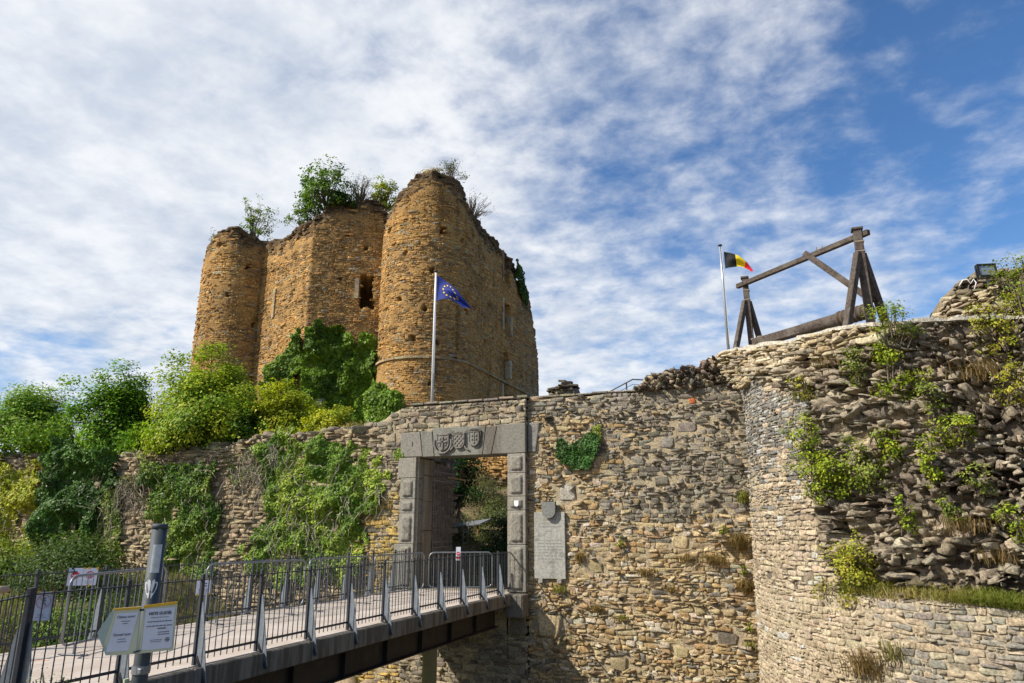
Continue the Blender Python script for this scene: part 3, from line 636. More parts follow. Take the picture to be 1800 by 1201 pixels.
# fill and cement cap along the rim
mb = MB(); a0 = pi+np.array(us)/BR; top = []
for i in range(0, len(us), 6):
    u_ = us[i]; rr = rimr(u_); z = rimz(u_); t = pi+u_/BR; top.append((BC[0]+rr*cos(t), BC[1]+rr*sin(t), z))
n = len(top); vv = []; ff = []
for i, p in enumerate(top):
    t = atan2(p[1]-BC[1], p[0]-BC[0]); dx, dy = cos(t), sin(t); j = .045*float(vnoise(np.array([i*.9, 0, 0])))
    vv += [(p[0]+dx*(.06+j), p[1]+dy*(.06+j), p[2]-.035), (p[0]+dx*(.05+j), p[1]+dy*(.05+j), p[2]+.035+j), (p[0]-dx*.4, p[1]-dy*.4, p[2]+.02), (p[0]-dx*.4, p[1]-dy*.4, p[2]-.1)]
for i in range(n-1):
    for q in range(4): ff.append((i*4+q, i*4+(q+1) % 4, i*4+4+(q+1) % 4, i*4+4+q))
me = bpy.data.meshes.new('cement_cap'); me.from_pydata(vv, [], ff); link('cement_cap', colored(me, (.50, .46, .39)), M_CORE, ba)
me = bpy.data.meshes.new('platform'); me.from_pydata([(p[0], p[1], p[2]-.03) for p in top]+[(5, 22.5, 5.5), (-2, 23, 6.2)], [], [tuple(range(n+2))]); link('platform', colored(me, (.3, .26, .2)), M_CORE, ba)
# rubble heap on the wall between gate wall and bastion
rh = empty('ruined_wall_stub', (0, 0, 0)); tag(rh, 'dark crumbling rubble heap on top of the curtain wall beside the bastion rim', 'ruin')
zh = lambda u: np.interp(u, [-3.9, -3.6, -3.3, -2.9, -2.6, -2.2, -1.8, -1.3, -.5], [5.62, 5.75, 6.02, 6.12, 6.18, 6.12, 6.3, 6.42, 6.4])
def hcore(U, W_):
    z = 5.5+(zh(U)-5.5)*np.clip(W_/.7, 0, 1); y = 20.08+W_*.35+np.where(W_ > .7, (W_-.7)*4, 0)
    return v3(U, y-.18*fbm(v3(U, z*1.6, 0), 2.2, 4)*1.2, z+.06*fbm(v3(U, y, 2), 3, 3))
grid_mesh('rubble_core', np.arange(-3.95, -.8, .05), np.linspace(0, 1, 30), hcore, M_CORE, rh, lambda P: col_arr((.12, .10, .08), len(P), .05, .01), None, False)
r = np.random.default_rng(62); n = 420; u = r.uniform(-3.8, -1.0, n); v = 5.6+(zh(u)-5.58)*r.random(n)**.8; s = .075*np.exp(r.normal(0, .4, n)); a = r.normal(0, .5, n); ca, sa = np.cos(a), np.sin(a)
C = np.stack([np.stack([u+(dx*s*1.3*ca-dz*s*.7*sa), v+(dx*s*1.3*sa+dz*s*.7*ca)], -1) for dx, dz in ((-1, -1), (1, -1), (1, 1), (-1, 1))], 1)
yb = np.repeat(20.02+.25*r.random(n), 25); V, cen = stones_geo(C, lambda U, W_, D: v3(U, yb-D, W_), .06+.12*r.random(n), .2, 62, .1, .3); kk = (r.random(n) < .22)[:, None]
put_stones(V, np.where(kk, col_arr((.36, .28, .2), n, .15), col_arr((.15, .125, .10), n, .25)), M_CORE, rh, limit=150)
# ruin with a floodlight, above the rim
ru = empty('ruined_turret', (0, 0, 0)); tag(ru, 'low broken stub of masonry on top of the bastion behind its rim', 'ruin')
zt2 = lambda u: np.interp(u, [3.0, 3.3, 3.55, 3.75, 3.95, 4.1, 4.6, 5.2, 5.4, 7.5], [5.9, 6.2, 6.55, 6.95, 7.1, 7.25, 7.35, 7.32, 7.1, 6.9])
yb2 = lambda u: 16.8+.25*np.abs(np.asarray(u)-5.2)
def tcore(U, W_):
    z = 5.6+(zt2(U)-5.6)*np.clip(W_/.7, 0, 1); y = yb2(U)+np.clip(W_/.7, 0, 1)*.7+np.where(W_ > .7, (W_-.7)*5, 0)
    return v3(U, y-.15*fbm(v3(U, z*2, 0), 2, 4), z+.05*fbm(v3(U, y, 2), 3, 3))
grid_mesh('rubble_core', np.arange(2.9, 8, .06), np.linspace(0, 1, 36), tcore, M_CORE, ru, lambda P: col_arr((.22, .18, .13), len(P), .05, .01), None, False)
C = layout(3.05, 8, 5.7, 7.35, .075, .15, (), seed=7, wave=.06, split=.1); cx, cz = C[..., 0].mean(1), C[..., 1].mean(1); k = (cz < zt2(cx)-.02); C = C[k]; cx, cz = cx[k], cz[k]; C = C+rng.normal(0, .02, C.shape); n = len(C)
def tsurf(U, W_, D): t = np.clip((np.asarray(W_)-5.6)/(zt2(U)-5.6), 0, 1); return v3(U, yb2(U)+t*.7-.02-np.asarray(D), W_)
V, cen = stones_geo(C, tsurf, .05+.12*rng.random(n), .06, 7); kk = (rng.random(n) < sstep(6.75, 6.95, cz))[:, None]
put_stones(V, np.where(kk, col_arr((.18, .15, .11), n, .2), pal(n, (.46, .38, .27), (.30, .24, .16), .3)), M_STONE, ru, limit=200)
# ================================================================ KEEP
def arc(c, r, a0, a1, n): return [(c[0]+r*cos(R(t)), c[1]+r*sin(R(t))) for t in np.linspace(a0, a1, n)]
KP = np.array([(-35.2, 41.0)]+arc((-33.28, 35.07), 2.35, 150, 348, 24)+[(-25.94, 33.03)]+arc((-19.7, 36.6), 2.9, 205, 355, 24)+[(-16.85, 49.3), (-19.5, 50.3)])
KL = np.r_[0, np.cumsum(np.hypot(*np.diff(KP, axis=0).T))]; seg = np.diff(KP, axis=0); seg /= np.hypot(seg[:, 0], seg[:, 1])[:, None]; KN = np.stack([seg[:, 1], -seg[:, 0]], -1)
_s = '0 17,4 18,5 18.8,6 19.3,7 19.8,8 20.2,8.5 20.15,9 20.3,9.5 20.65,10 20.9,10.5 21,11 20.9,11.5 20.65,12 20.45,12.5 20.35,13 20.25,13.5 20.15,14 20.1,15 20.05,15.5 20.15,16 20.25,17 20.4,18 20.5,18.5 20.8,19 21.4,19.5 21.85,20 21.9,21 22.1,21.6 22.15,22.9 22.0,23.15 20.9,23.5 20.45,24 20.6,24.5 20.9,25 21.25,25.5 21.6,26 21.85,26.5 22.25,27 22.6,27.5 22.75,28 22.8,28.5 22.8,29 22.7,29.5 22.5,30 22.1,30.5 21.6,31 21.35,32 21,33 20.8,34 20.75,36 20.65,37 20.55,38 20.25,39 19.9,40 19.2,41 18.9,41.5 18.85,42 18.4,42.5 17.4,43 16.45,43.5 15.3,44 14.5,46.4 14'
KT = np.array([[float(x) for x in q.split()] for q in _s.split(',')]); KT[:, 0] -= np.where(KT[:, 0] > 22, .6, 0)
def ksh(u): return u-.6 if u > 22 else u
def ktop(u): return np.interp(u, KT[:, 0], KT[:, 1])+.16*fbm(v3(np.asarray(u), 0*np.asarray(u), 5.), 1.3, 3)
def keep(u, v, d):
    u = np.asarray(u, float); i = np.clip(np.searchsorted(KL, u, 'right')-1, 0, len(seg)-1); t = u-KL[i]
    # the far right end leans in as a broken slope
    n = KN[i]; p = KP[i]+seg[i]*t[..., None]; d = np.asarray(d); return v3(p[..., 0]+n[..., 0]*d, p[..., 1]+n[..., 1]*d, v)
KH = [(21.55, 15.85, .42, 1.0, 3.6), (36.95, 19.1, .60, 1.05, 3.4), (36.95, 15.6, .60, 1.15, 3.4), (36.8, 12.3, .55, .9, 3.4), (36.7, 10.4, .4, 1.0, .5)]   # window openings: u, v, half width, half height, depth
rp = np.random.default_rng(77)
POCK = [(u_, v_, .13, .13, .7) for u_, v_ in [(9.3, 17.5), (10.8, 16.2), (8.8, 14.1), (11.9, 18.2), (10.2, 12.6), (12.6, 14.4), (14.6, 12.9), (20.2, 19.5), (21.4, 18.7), (19.9, 16.5), (19.2, 13.2),
        (26.3, 17.4), (27.9, 16.3), (28.5, 18.9), (29.9, 18.6), (26.0, 14.6), (27.6, 13.9), (28.8, 15.0), (30.4, 14.2), (27.0, 12.2), (28.4, 11.9), (29.6, 11.2), (25.4, 12.9), (31.8, 16.2), (33.2, 13.0), (34.6, 17.2), (31.2, 19.4), (33.8, 9.8), (28.1, 9.6), (24.8, 19.2), (9.9, 19.6), (11.5, 10.9)]]
KH += POCK
KH = [(ksh(h[0]),)+h[1:] for h in KH]
def khole(u, v, grow=0.):
    dd = np.zeros(len(u))
    for a, b, w_, h_, dp in KH:
        j = 1+.25*vnoise(v3(u*3, v*3, a)); q = (np.abs(u-a) < (w_+grow)*j) & (np.abs(v-b) < (h_+grow)*j); dd = np.where(q, dp, dd)
    return dd
ke = empty('castle_keep', (0, 0, 0)); tag(ke, 'tall ochre stone ruined keep with round towers and shrubs growing on its broken top', 'castle keep')
ust = np.arange(0, KL[-1], .11); Kv = np.r_[np.linspace(0, .86, 150), np.linspace(.875, 1, 8)]
KTD = {}
def kcore(U, W_):
    zt_ = ktop(U); z = 3.0+(zt_-3.0)*np.clip(W_/.86, 0, 1); d = .05*fbm(v3(U, z*2, 0), 1.4, 4)
    h = khole(U, z); d = np.where(W_ <= .86, d-h, d)
    topd = sstep(1.5, .15, zt_-z+.5*fbm(v3(U, z, 21), .8, 3)); KTD['t'] = np.where(W_ > .86, 1., topd); d = d-topd*.16*(1+fbm(v3(U, z, 3), 1.1, 3))+topd*.42*fbm(v3(U, z*1.5, 8), 2.2, 4)
    k = np.clip((W_-.86)/.14, 0, 1); d = d-k*2.0; z = np.where(W_ > .86, zt_+.25*fbm(v3(U, k*2, 3), 1.8, 3)*np.sin(k*pi)+.2*np.sin(k*pi), z)
    return keep(U, z, d)
def kcol(P):
    n1 = fbm(P*np.array([1, 1, 1.6]), .5, 4)[:, None]; c = np.array([.37, .22, .085])*(1+.35*n1); t = KTD['t'][:, None] if len(KTD.get('t', ())) == len(P) else 0.; c = c*(1-t)+np.array([.12, .082, .05])*(1+.4*fbm(P, 2.5, 3)[:, None])*t; return np.clip(c, .01, .9)
km = grid_mesh('mortar_core', ust, Kv, kcore, M_KEEP, ke, kcol, None, False)
# inner side of the ring, closing it from behind
grid_mesh('inner_face', ust[::2], np.linspace(0, 1, 80), lambda U, W_: keep(U, 3+(ktop(U)-3.0)*W_, -2.0-np.where(khole(U, 3+(ktop(U)-3.0)*W_, .35) > 1, 2.4, 0)), M_KEEP, ke, kcol)
C = layout(.2, KL[-1]-.1, 3.2, 23.0, .105, .23, (), seed=8, wave=.014, split=.06, gap=.010); cx, cz = C[..., 0].mean(1), C[..., 1].mean(1)
cc_ = np.array([k for k in KL[[24, 25]]]); near = np.min(np.abs(cx[:, None]-cc_[None]), 1) < 0
k = (cz < ktop(cx)-.12) & (khole(cx, cz, .05) == 0) & ~((fbm(v3(cx, cz, 6), 1.2, 4) > .40)) & (cx > 4)
gone = sstep(1.6, .3, ktop(cx)-cz); k &= rng.random(len(cx)) > gone*.6
C = C[k]; cx, cz = cx[k], cz[k]; n = len(C); C = C+rng.normal(0, .007, C.shape)
topd = sstep(1.8, .3, ktop(cx)-cz+.6*fbm(v3(cx, cz, 21), .8, 3)); zb_ = fbm(v3(cx, cz*1.5, 12), .35, 4)
dep = .008+.022*rng.random(n)+.05*(rng.random(n) < .03)
dd = np.repeat(-topd*.10*(1+fbm(v3(cx, cz, 3), 1.1, 3)), 25)
def ksurf(U, W_, D): return keep(np.clip(U, .01, KL[-1]-.01), W_, D+dd)
V, cen = stones_geo(C, ksurf, dep, .012, 8, .08)
base = pal(n, (.51, .305, .115), (.44, .25, .088), .5, .10); br = pal(n, (.31, .19, .08), (.26, .165, .08), .4, .12); gr_ = col_arr((.34, .275, .18), n, .15, .03); dk = col_arr((.15, .105, .06), n, .2)
m1 = (rng.random(n) < sstep(-.1, .25, zb_)*.7)[:, None]; m2 = (rng.random(n) < .10+.35*sstep(37.9, 39.9, cx))[:, None]; m3 = (rng.random(n) < topd*.9)[:, None]
colr = np.where(m3, dk, np.where(m2, gr_, np.where(m1, br, base))); put_stones(V, colr, M_KEEP, ke, limit=300, minpx=5)
# string course and dressed window surrounds
def band(u0, u1, v, h, dp, name='string_course', c=(.36, .27, .16)):
    u = u0
    while u < u1:
        b = min(u+rng.uniform(.5, .8), u1); q = keep(np.array([u, b, b, u]*2), np.array([v, v, v+h, v+h]*2), np.array([-.05]*4+[dp]*4)); mb = MB()
        mb.add([tuple(p) for p in q], [(0, 3, 2, 1), (4, 5, 6, 7), (0, 1, 5, 4), (1, 2, 6, 5), (2, 3, 7, 6), (3, 0, 4, 7)]); link(name, colored(mb.mesh(name), col_arr(c, 1, .15)[0]), M_KEEP, ke); u = b+.012
band(8.0, 13.2, 11.02, .13, .13); band(22.8, 42.8, 11.02, .13, .13)
def jamb(u, v, w_, h, c=(.50, .42, .30)):
    z = v; u = ksh(u)
    while z < v+h-.1:
        hh_ = rng.uniform(.26, .36); q = keep(np.array([u, u+w_, u+w_, u]*2), np.array([z, z, z+hh_, z+hh_]*2), np.array([-.3]*4+[.09]*4)); mb = MB()
        mb.add([tuple(p) for p in q], [(0, 3, 2, 1), (4, 5, 6, 7), (0, 1, 5, 4), (1, 2, 6, 5), (2, 3, 7, 6), (3, 0, 4, 7)]); link('window_jamb_stone', colored(mb.mesh('window_jamb_stone'), col_arr(c, 1, .1)[0]), M_KEEP, ke); z += hh_+.012
jamb(20.85, 15.35, .24, 1.3); jamb(14.5, 14.6, .22, 1.8, (.40, .31, .19)); jamb(36.05, 14.6, .22, 2.1); jamb(37.6, 14.6, .25, 1.2); jamb(36.0, 18.0, .22, 2.2, (.3, .22, .13)); jamb(37.4, 11.5, .25, 1.3); jamb(36.0, 9.6, .2, 1.2)
# ================================================================ FOOTBRIDGE
XN, XF = -7.65, -10.92                                 # near and far railing lines
br = empty('footbridge', (0, 0, 0)); tag(br, 'pale concrete footbridge on a dark steel beam leading to the gate', 'footbridge')
y = 5.42
while y < 19.55:
    b = min(y+1.2, 19.58); MB().box(((XN+XF)/2, (y+b)/2, -.05), (3.36, b-y-.009, .10), None, .006).build('deck_slab', M_DECK, br); y = b
for x in (-7.56, -11.01):
    y = 5.42
    while y < 19.5:
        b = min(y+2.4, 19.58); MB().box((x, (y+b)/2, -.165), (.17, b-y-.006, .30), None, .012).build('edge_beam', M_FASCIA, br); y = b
MB().box((-9.28, 12.4, -.20), (3.1, 14.1, .16)).build('soffit', M_STEELBEAM, br)
for x in (-8.05, -10.5):
    mb = MB(); mb.box((x, 12.4, -.60), (.018, 14.2, .60)); mb.box((x, 12.4, -.90), (.26, 14.2, .025)); mb.box((x, 12.4, -.295), (.24, 14.2, .025))
    for yy in np.arange(6, 19, 1.5): mb.box((x+.06, yy, -.6), (.11, .014, .57))
    mb.build('steel_girder', M_STEELBEAM, br)
pr = MB(); pr.lathe([(.19, -3.4), (.19, -1.12), (.195, -1.12), (.195, -1.08)], 20, (-8.95, 17.35, 0)).build('pier', simple('pale_concrete_pier', (.36, .34, .24), .8, 0, .2, 5, .1), br, None, True)
MB().lathe([(.11, -1.08), (.11, -.93)], 16, (-8.95, 17.35, 0)).build('bearing', M_BLACK, br)
MB().box((-9.28, 17.35, -.90), (2.6, .3, .06)).build('bearing_plate', M_STEELBEAM, br)
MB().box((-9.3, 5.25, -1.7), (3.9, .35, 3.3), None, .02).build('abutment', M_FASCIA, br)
BAR = MB().tube([(0, 0, .05), (0, 0, 1.13)], .0075, 6).mesh('baluster'); BAR.materials.append(M_DARKMETAL)
POST = MB().box((0, 0, .57), (.045, .05, 1.18), None, .004).mesh('post'); POST.materials.append(M_DARKMETAL)
def railing(name, pts, label, fins=1, side=1, protr=0, skip_first=False):
    """posts 1.2 m apart, a bar every 12 cm, a tapered steel fin bolted outside each post"""
    o = empty(name, (pts[0][0], pts[0][1], 0)); tag(o, label, 'railing', 'steel railings of the footbridge'); ox, oy = pts[0]
    for (x0, y0), (x1, y1) in zip(pts[:-1], pts[1:]):
        L = hypot(x1-x0, y1-y0); a = atan2(y1-y0, x1-x0)
        for nm, z, w_, h_ in (('top_rail', 1.09, .045, .014), ('bottom_rail', .13, .035, .012)):
            link(nm, MB().beam((x0-ox, y0-oy, z), (x1-ox, y1-oy, z), h_ if nm != 'top_rail' else w_, w_ if nm != 'top_rail' else h_, 0, .002).mesh(nm), M_DARKMETAL, o) if nm == 'bottom_rail' else link(nm, MB().box(((x0+x1)/2-ox, (y0+y1)/2-oy, z), (L, .045, .014), None, .002).mesh(nm), M_DARKMETAL, o)
            if nm == 'top_rail':
                me = o.children[-1].data
                c = Vector(((x0+x1)/2-ox, (y0+y1)/2-oy, z)); me.transform(Matrix.Translation(c) @ Matrix.Rotation(a, 4, 'Z') @ Matrix.Translation(-c))
        n = max(1, round(L/.12))
        for i in range(n):
            t = i*L/n; p = (x0-ox+cos(a)*t, y0-oy+sin(a)*t, 0)
            if i % 10 == 0:
                q = link('post', POST, None, o); q.location = p; q.rotation_euler = (0, 0, a-pi/2)
                s_ = side; fm = MB().prism([(0, .80), (s_*.035, .80), (s_*.215, -.20), (s_*.17, -.235), (0, .10)], -.006, .006).mesh('fin_plate')
                f = link('fin_plate', fm, M_FIN, o); f.location = (p[0]+s_*.024*sin(a), p[1], 0); f.rotation_euler = (0, 0, a-pi/2)
                b_ = link('brace', MB().beam((s_*.01, 0, .11), (s_*.20, 0, -.23), .03, .05, 0, .003).mesh('brace'), M_DARKMETAL, o); b_.location = f.location; b_.rotation_euler = f.rotation_euler
                k_ = link('base_bracket', MB().box((s_*.03, 0, -.13), (.10, .11, .13), None, .005).mesh('base_bracket'), M_DARKMETAL, o); k_.location = f.location; k_.rotation_euler = f.rotation_euler
            else:
                q = link('baluster', BAR, None, o); q.location = p
    q = link('post', POST, None, o); q.location = (pts[-1][0]-ox, pts[-1][1]-oy, 0)
    return o
Y0P = 9.16-1.2*3
railing('bridge_railing', [(XN, Y0P+.01), (XN, 19.96)], 'near dark steel railing along the open side of the footbridge, with pale fin plates')
railing('bridge_railing', [(XF, Y0P-2.4), (XF, 19.4)], 'far dark steel railing of the footbridge, in front of the ivy-covered wall', side=-1)
railing('bridge_railing', [(XN+.02, Y0P-.05), (XN+1.75, Y0P-2.75)], 'short slanting railing turning off the near end of the footbridge', side=1)
MB().beam((-7.62, 19.93, 1.05), (-7.25, 19.72, .5), .02, .03).build('end_stay', M_DARKMETAL, bpy.data.objects['bridge_railing'])
# crowd barriers on the deck
def barrier(p, q, label):
    L = hypot(q[0]-p[0], q[1]-p[1]); o = empty('crowd_barrier', (p[0], p[1], .005), atan2(q[1]-p[1], q[0]-p[0])); tag(o, label, 'barrier', 'tube crowd barriers on the footbridge')
    r_ = .14; pts = [(0, 0, .20)]+[(r_-r_*cos(t), 0, 1.10-r_+r_*sin(t)) for t in np.linspace(0, pi/2, 6)]+[(L-r_+r_*sin(t), 0, 1.10-r_+r_*cos(t)) for t in np.linspace(0, pi/2, 6)]+[(L, 0, .20)]
    pts2 = [(0, 0, .9), (0, 0, .3)]+[(r_-r_*cos(t), 0, .16+r_-r_*sin(t)) for t in np.linspace(0, pi/2, 5)]+[(L-r_+r_*sin(t), 0, .16+r_-r_*cos(t)) for t in np.linspace(0, pi/2, 5)]+[(L, 0, .9)]
    MB().tube(pts, .019, 8).build('frame', M_GALV, o, None, True); MB().tube(pts2, .0175, 8).build('lower_frame', M_GALV, o, None, True)
    bar = MB().tube([(0, 0, .165), (0, 0, 1.09)], .007, 5).mesh('bar'); bar.materials.append(M_GALV)
    for i in range(1, int(L/.125)): b = link('bar', bar, None, o); b.location = (i*L/int(L/.125), 0, 0)
    for x in (.30, L-.30):
        MB().tube([(x, 0, .17), (x, 0, .02)], .014, 6).build('leg', M_GALV, o); MB().box((x, 0, .012), (.055, .42, .014), None, .003).build('foot', M_GALV, o)
    return o
barrier((-9.72, 7.6), (-10.5, 10.05), 'leftmost crowd barrier on the deck, behind the sign post')
barrier((-10.48, 11.0), (-9.98, 13.35), 'crowd barrier with rounded corners holding the small white notice, before mid bridge')
barrier((-10.0, 13.5), (-9.85, 15.85), 'crowd barrier at mid bridge in front of the ivy')
barrier((-9.85, 15.95), (-9.7, 18.3), 'crowd barrier just before the left gate pillar')
barrier((-9.62, 18.45), (-8.05, 19.3), 'crowd barrier standing across the gate opening')
# spray paint lines on the deck
mp = simple('faded_orange_paint', (.62, .33, .19), .8, 0, .2, 20)
for c, d, a in (((-10.2, 7.3, 0), (.9, .06), .5), ((-8.3, 5.75, 0), (.5, .045), .9), ((-9.9, 8.6, 0), (.35, .05), .3)):
    o = link('paint_mark', MB().box((0, 0, 0), (d[0], d[1], .002)).mesh('paint_mark'), mp, br); o.location = (c[0], c[1], .002); o.rotation_euler = (0, 0, a)
pa = MB().box((-9.3, 2.4, -.055), (4.2, 6.0, .1), None, .02).build('footpath', M_DECK); pa['kind'] = 'structure'
# ================================================================ NOTICES
FONT = {}
def text(s, size, mat, parent, loc, rot=None, bold=0.0, sx=1., align='CENTER', name='lettering', shear=0.):
    cu = bpy.data.curves.new('lettering', 'FONT'); cu.body = s; cu.size = size; cu.align_x = align; cu.offset = bold; cu.extrude = .0004; cu.shear = shear; cu.resolution_u = 2
    t = bpy.data.objects.new('tmp', cu); COL.objects.link(t); dg = bpy.context.evaluated_depsgraph_get(); me = bpy.data.meshes.new_from_object(t.evaluated_get(dg)); bpy.data.objects.remove(t)
    me.name = 'lettering'; me.materials.clear(); me.materials.append(mat); me.transform(Matrix.Diagonal((sx, 1, 1, 1)))
    o = link(name, me, None, parent); o.location = loc; o.rotation_euler = rot or (pi/2, 0, 0); return o
def disc(x, z, r0, r1, y, n=28):
    mb = MB(); v = [(x+r*cos(2*pi*i/n), yy, z+r*sin(2*pi*i/n)) for yy in (y, y+.002) for r in (r0, r1) for i in range(n)]
    f = []
    for i in range(n):
        j = (i+1) % n; f += [(i, n+i, n+j, j), (2*n+i, 2*n+j, 3*n+j, 3*n+i), (n+i, 3*n+i, 3*n+j, n+j)]
    return mb.add(v, f)
def walker(mb, x, z, s, y):                                         # pictogram of a walking person
    mb.add([(x+s*.13*cos(t), y, z+s*.62+s*.13*sin(t)) for t in np.linspace(0, 2*pi, 10)[:-1]], [tuple(range(9))])
    for p, q, w_ in (((0, .45), (0, 0), .2), ((0, 0), (-.22, -.55), .1), ((0, 0), (.2, -.3), .1), ((.2, -.3), (.25, -.6), .09), ((0, .4), (-.3, .1), .08), ((0, .4), (.28, .15), .08)):
        a, b = Vector((x+p[0]*s, y, z+p[1]*s)), Vector((x+q[0]*s, y, z+q[1]*s)); mb.beam(a, b, .002, w_*s, pi/2*0, .0003)
def sheet(name, loc, rz, wd, h, label, tilt=0., group=None, cat='notice'):
    o = empty(name, loc, rz); o.rotation_euler = (0, tilt, rz); tag(o, label, cat, group)
    us = np.linspace(-wd/2, wd/2, 9); vs = np.linspace(-h/2, h/2, 9)
    grid_mesh('paper', us, vs, lambda U, W_: v3(U, .004*fbm(v3(U, W_, loc[1]), 7, 3), W_), M_PAPER, o); return o
def tape(o, x, z, w_=.05, h=.03, mat=None, a=0.): q = link('tape', MB().box((0, 0, 0), (w_, .004, h), None, .001).mesh('tape'), mat or M_TAPE, o); q.location = (x, -.006, z); q.rotation_euler = (0, a, 0)
def lines(o, x, z, w_, n, dz, t=.004, y=-.0065, mat=None, cen=True, seed=0):
    r = np.random.default_rng(seed); mb = MB()
    for k in range(n):
        L = w_*r.uniform(.45, 1.); x0 = x-L/2 if cen else x-w_/2
        e = x0
        while e < x0+L: q = r.uniform(.012, .03)*w_/.2; mb.box((e+q/2, y, z-k*dz), (q*.8, .001, t)); e += q
    mb.build('small_print', mat or M_INKG, o, 'stuff')
# no-entry / no-walking sheets on the far railing
o = sheet('notice', (-10.86, 8.69, 1.01), R(62), .62, .40, 'white sheet with a red no-entry disc and a crossed-out walker on the far railing', .03)
o.scale = (.68,)*3; disc(-.16, .03, 0.0, .085, -.008).build('no_entry_disc', M_RED, o); MB().box((-.16, -.010, .03), (.12, .002, .028)).build('white_bar', M_WHITE, o.children[-1])
disc(.15, .04, .068, .085, -.008).build('red_ring', M_RED, o); mb = MB(); walker(mb, .15, .03, .085, -.0085); mb.build('walking_figure', M_INK, o); MB().beam((.10, -.0095, .10), (.20, -.0095, -.02), .002, .012).build('red_slash', M_RED, o)
lines(o, .14, -.10, .18, 3, .022, seed=1); MB().box((0, -.0055, 0), (.004, .001, .38)).build('fold', M_INKG, o); tape(o, -.23, .185, .05, .04, M_INK); tape(o, .03, .19); tape(o, .12, .19, .06, .035); tape(o, .29, .19, .05, .06); tape(o, .16, -.2, .03, .08)
o = sheet('notice', (-7.70, 5.73, .955), R(68), .27, .39, 'white sheet with a faded crossed-out walker, taped to the near railing by its corner post', .06)
o.scale = (.76,)*3; disc(0, .06, .085, .094, -.007).build('faded_ring', M_PINK, o); mb = MB(); walker(mb, .01, .05, .09, -.007); mb.build('walking_figure', M_INKG, o); MB().beam((-.06, -.008, .12), (.06, -.008, 0), .002, .008).build('faded_slash', M_PINK, o); lines(o, 0, -.11, .16, 3, .02, seed=2)
tape(o, -.10, .19, .07, .03); tape(o, .10, .19, .07, .03); tape(o, .0, -.2, .03, .05, M_PAPER)
o = sheet('notice', (-9.93, 10.37, .76), R(64), .30, .32, 'small white notice with black print, taped to a crowd barrier behind the near railing', -.02)
o.scale = (.85,)*3; lines(o, 0, .06, .22, 2, .05, .022, seed=3, mat=M_INKG); lines(o, 0, -.05, .2, 4, .028, .009, seed=4); tape(o, -.12, .155, .07, .025); tape(o, .1, .155, .1, .025); tape(o, -.11, -.15, .05, .03); tape(o, .12, -.15, .05, .03)
o = sheet('notice', (-8.80, 18.62, 1.08), R(24), .13, .36, 'small red and white notice hanging on the barrier across the gate'); disc(0, .0, 0.0, .05, -.008).build('red_disc', M_RED, o); MB().box((0, -.010, 0), (.07, .002, .014)).build('white_bar', M_WHITE, o.children[-1]); MB().box((0, -.008, -.11), (.11, .002, .06)).build('red_band', M_RED, o)
# sign post with its arrow boards
sp = empty('sign_post', (-3.80, 3.52, -.06)); sp.rotation_euler = (R(0.5), R(1.2), 0); tag(sp, 'round blue-grey metal post with stickers on it, in front of the footbridge', 'sign post')
MB().lathe([(.0455, 0), (.0455, 1.845)], 28).build('pole', M_BLUEGREY, sp, None, True)
MB().lathe([(.048, 1.835), (.048, 1.850), (.048, 1.862), (.038, 1.866)], 28).build('cap', M_BLUEGREY, sp, None, True)
CAMA = atan2(-3.52, 3.80)
def wrap(name, z0_, z1_, a0, a1, mat, parent, rr=.0463):
    us = np.linspace(a0, a1, 9); return grid_mesh(name, us, np.array([z0_, z1_]), lambda U, W_: v3(rr*np.cos(U), rr*np.sin(U), W_), mat, parent)
wrap('blank_sticker', 1.57, 1.74, CAMA-.55, CAMA+.65, simple('silver_sticker', (.55, .58, .60), .3, .3, .2, 30), sp)
# round black sticker with a white leaf
n = 20; a = [(cos(2*pi*i/n), sin(2*pi*i/n)) for i in range(n)]
def curved(pts, rr, mat, name, parent, c=CAMA-.15, z=1.475):
    me = bpy.data.meshes.new(name); V = [(rr*cos(c+x/.058), rr*sin(c+x/.058), z+y_) for x, y_ in pts]; me.from_pydata(V, [], [tuple(range(len(V)))]); return link(name, me, mat, parent)
rs = curved([(0.058*x*.99, .079*y_) for x, y_ in a], .0598, M_INK, 'round_sticker', sp); bpy.data.meshes[rs.data.name]
def strip(x0, rows, rr, mat, name, parent, c=CAMA-.15, z=1.475):
    V = []; F = []
    for i, (xa, xb, y_) in enumerate(rows): V += [(rr*cos(c+xa/.049), rr*sin(c+xa/.049), z+y_), (rr*cos(c+xb/.049), rr*sin(c+xb/.049), z+y_)]
    for i in range(len(rows)-1): F.append((2*i, 2*i+1, 2*i+3, 2*i+2))
    me = bpy.data.meshes.new(name); me.from_pydata(V, [], F); return link(name, me, mat, parent)
# replace the flat disc by one that follows the pole
bpy.data.objects.remove(rs)
rs = strip(0, [(-.052*math.sqrt(max(0, 1-t*t)), .052*math.sqrt(max(0, 1-t*t)), t*.078) for t in np.linspace(-1, 1, 15)], .0464, M_INK, 'round_sticker', sp)
for s_ in (-1, 1):
    strip(0, [(s_*.006, s_*.010, -.055), (s_*.004, s_*.022, -.03), (s_*.008, s_*.036, 0), (s_*.014, s_*.042, .025), (s_*.026, s_*.040, .04)], .0467, M_WHITE, 'white_leaf', rs)
    strip(0, [(s_*.002, s_*.012, -.01), (s_*.002, s_*.02, .02), (s_*.004, s_*.022, .045), (s_*.012, s_*.02, .055)], .0468, M_WHITE, 'white_leaf', rs)
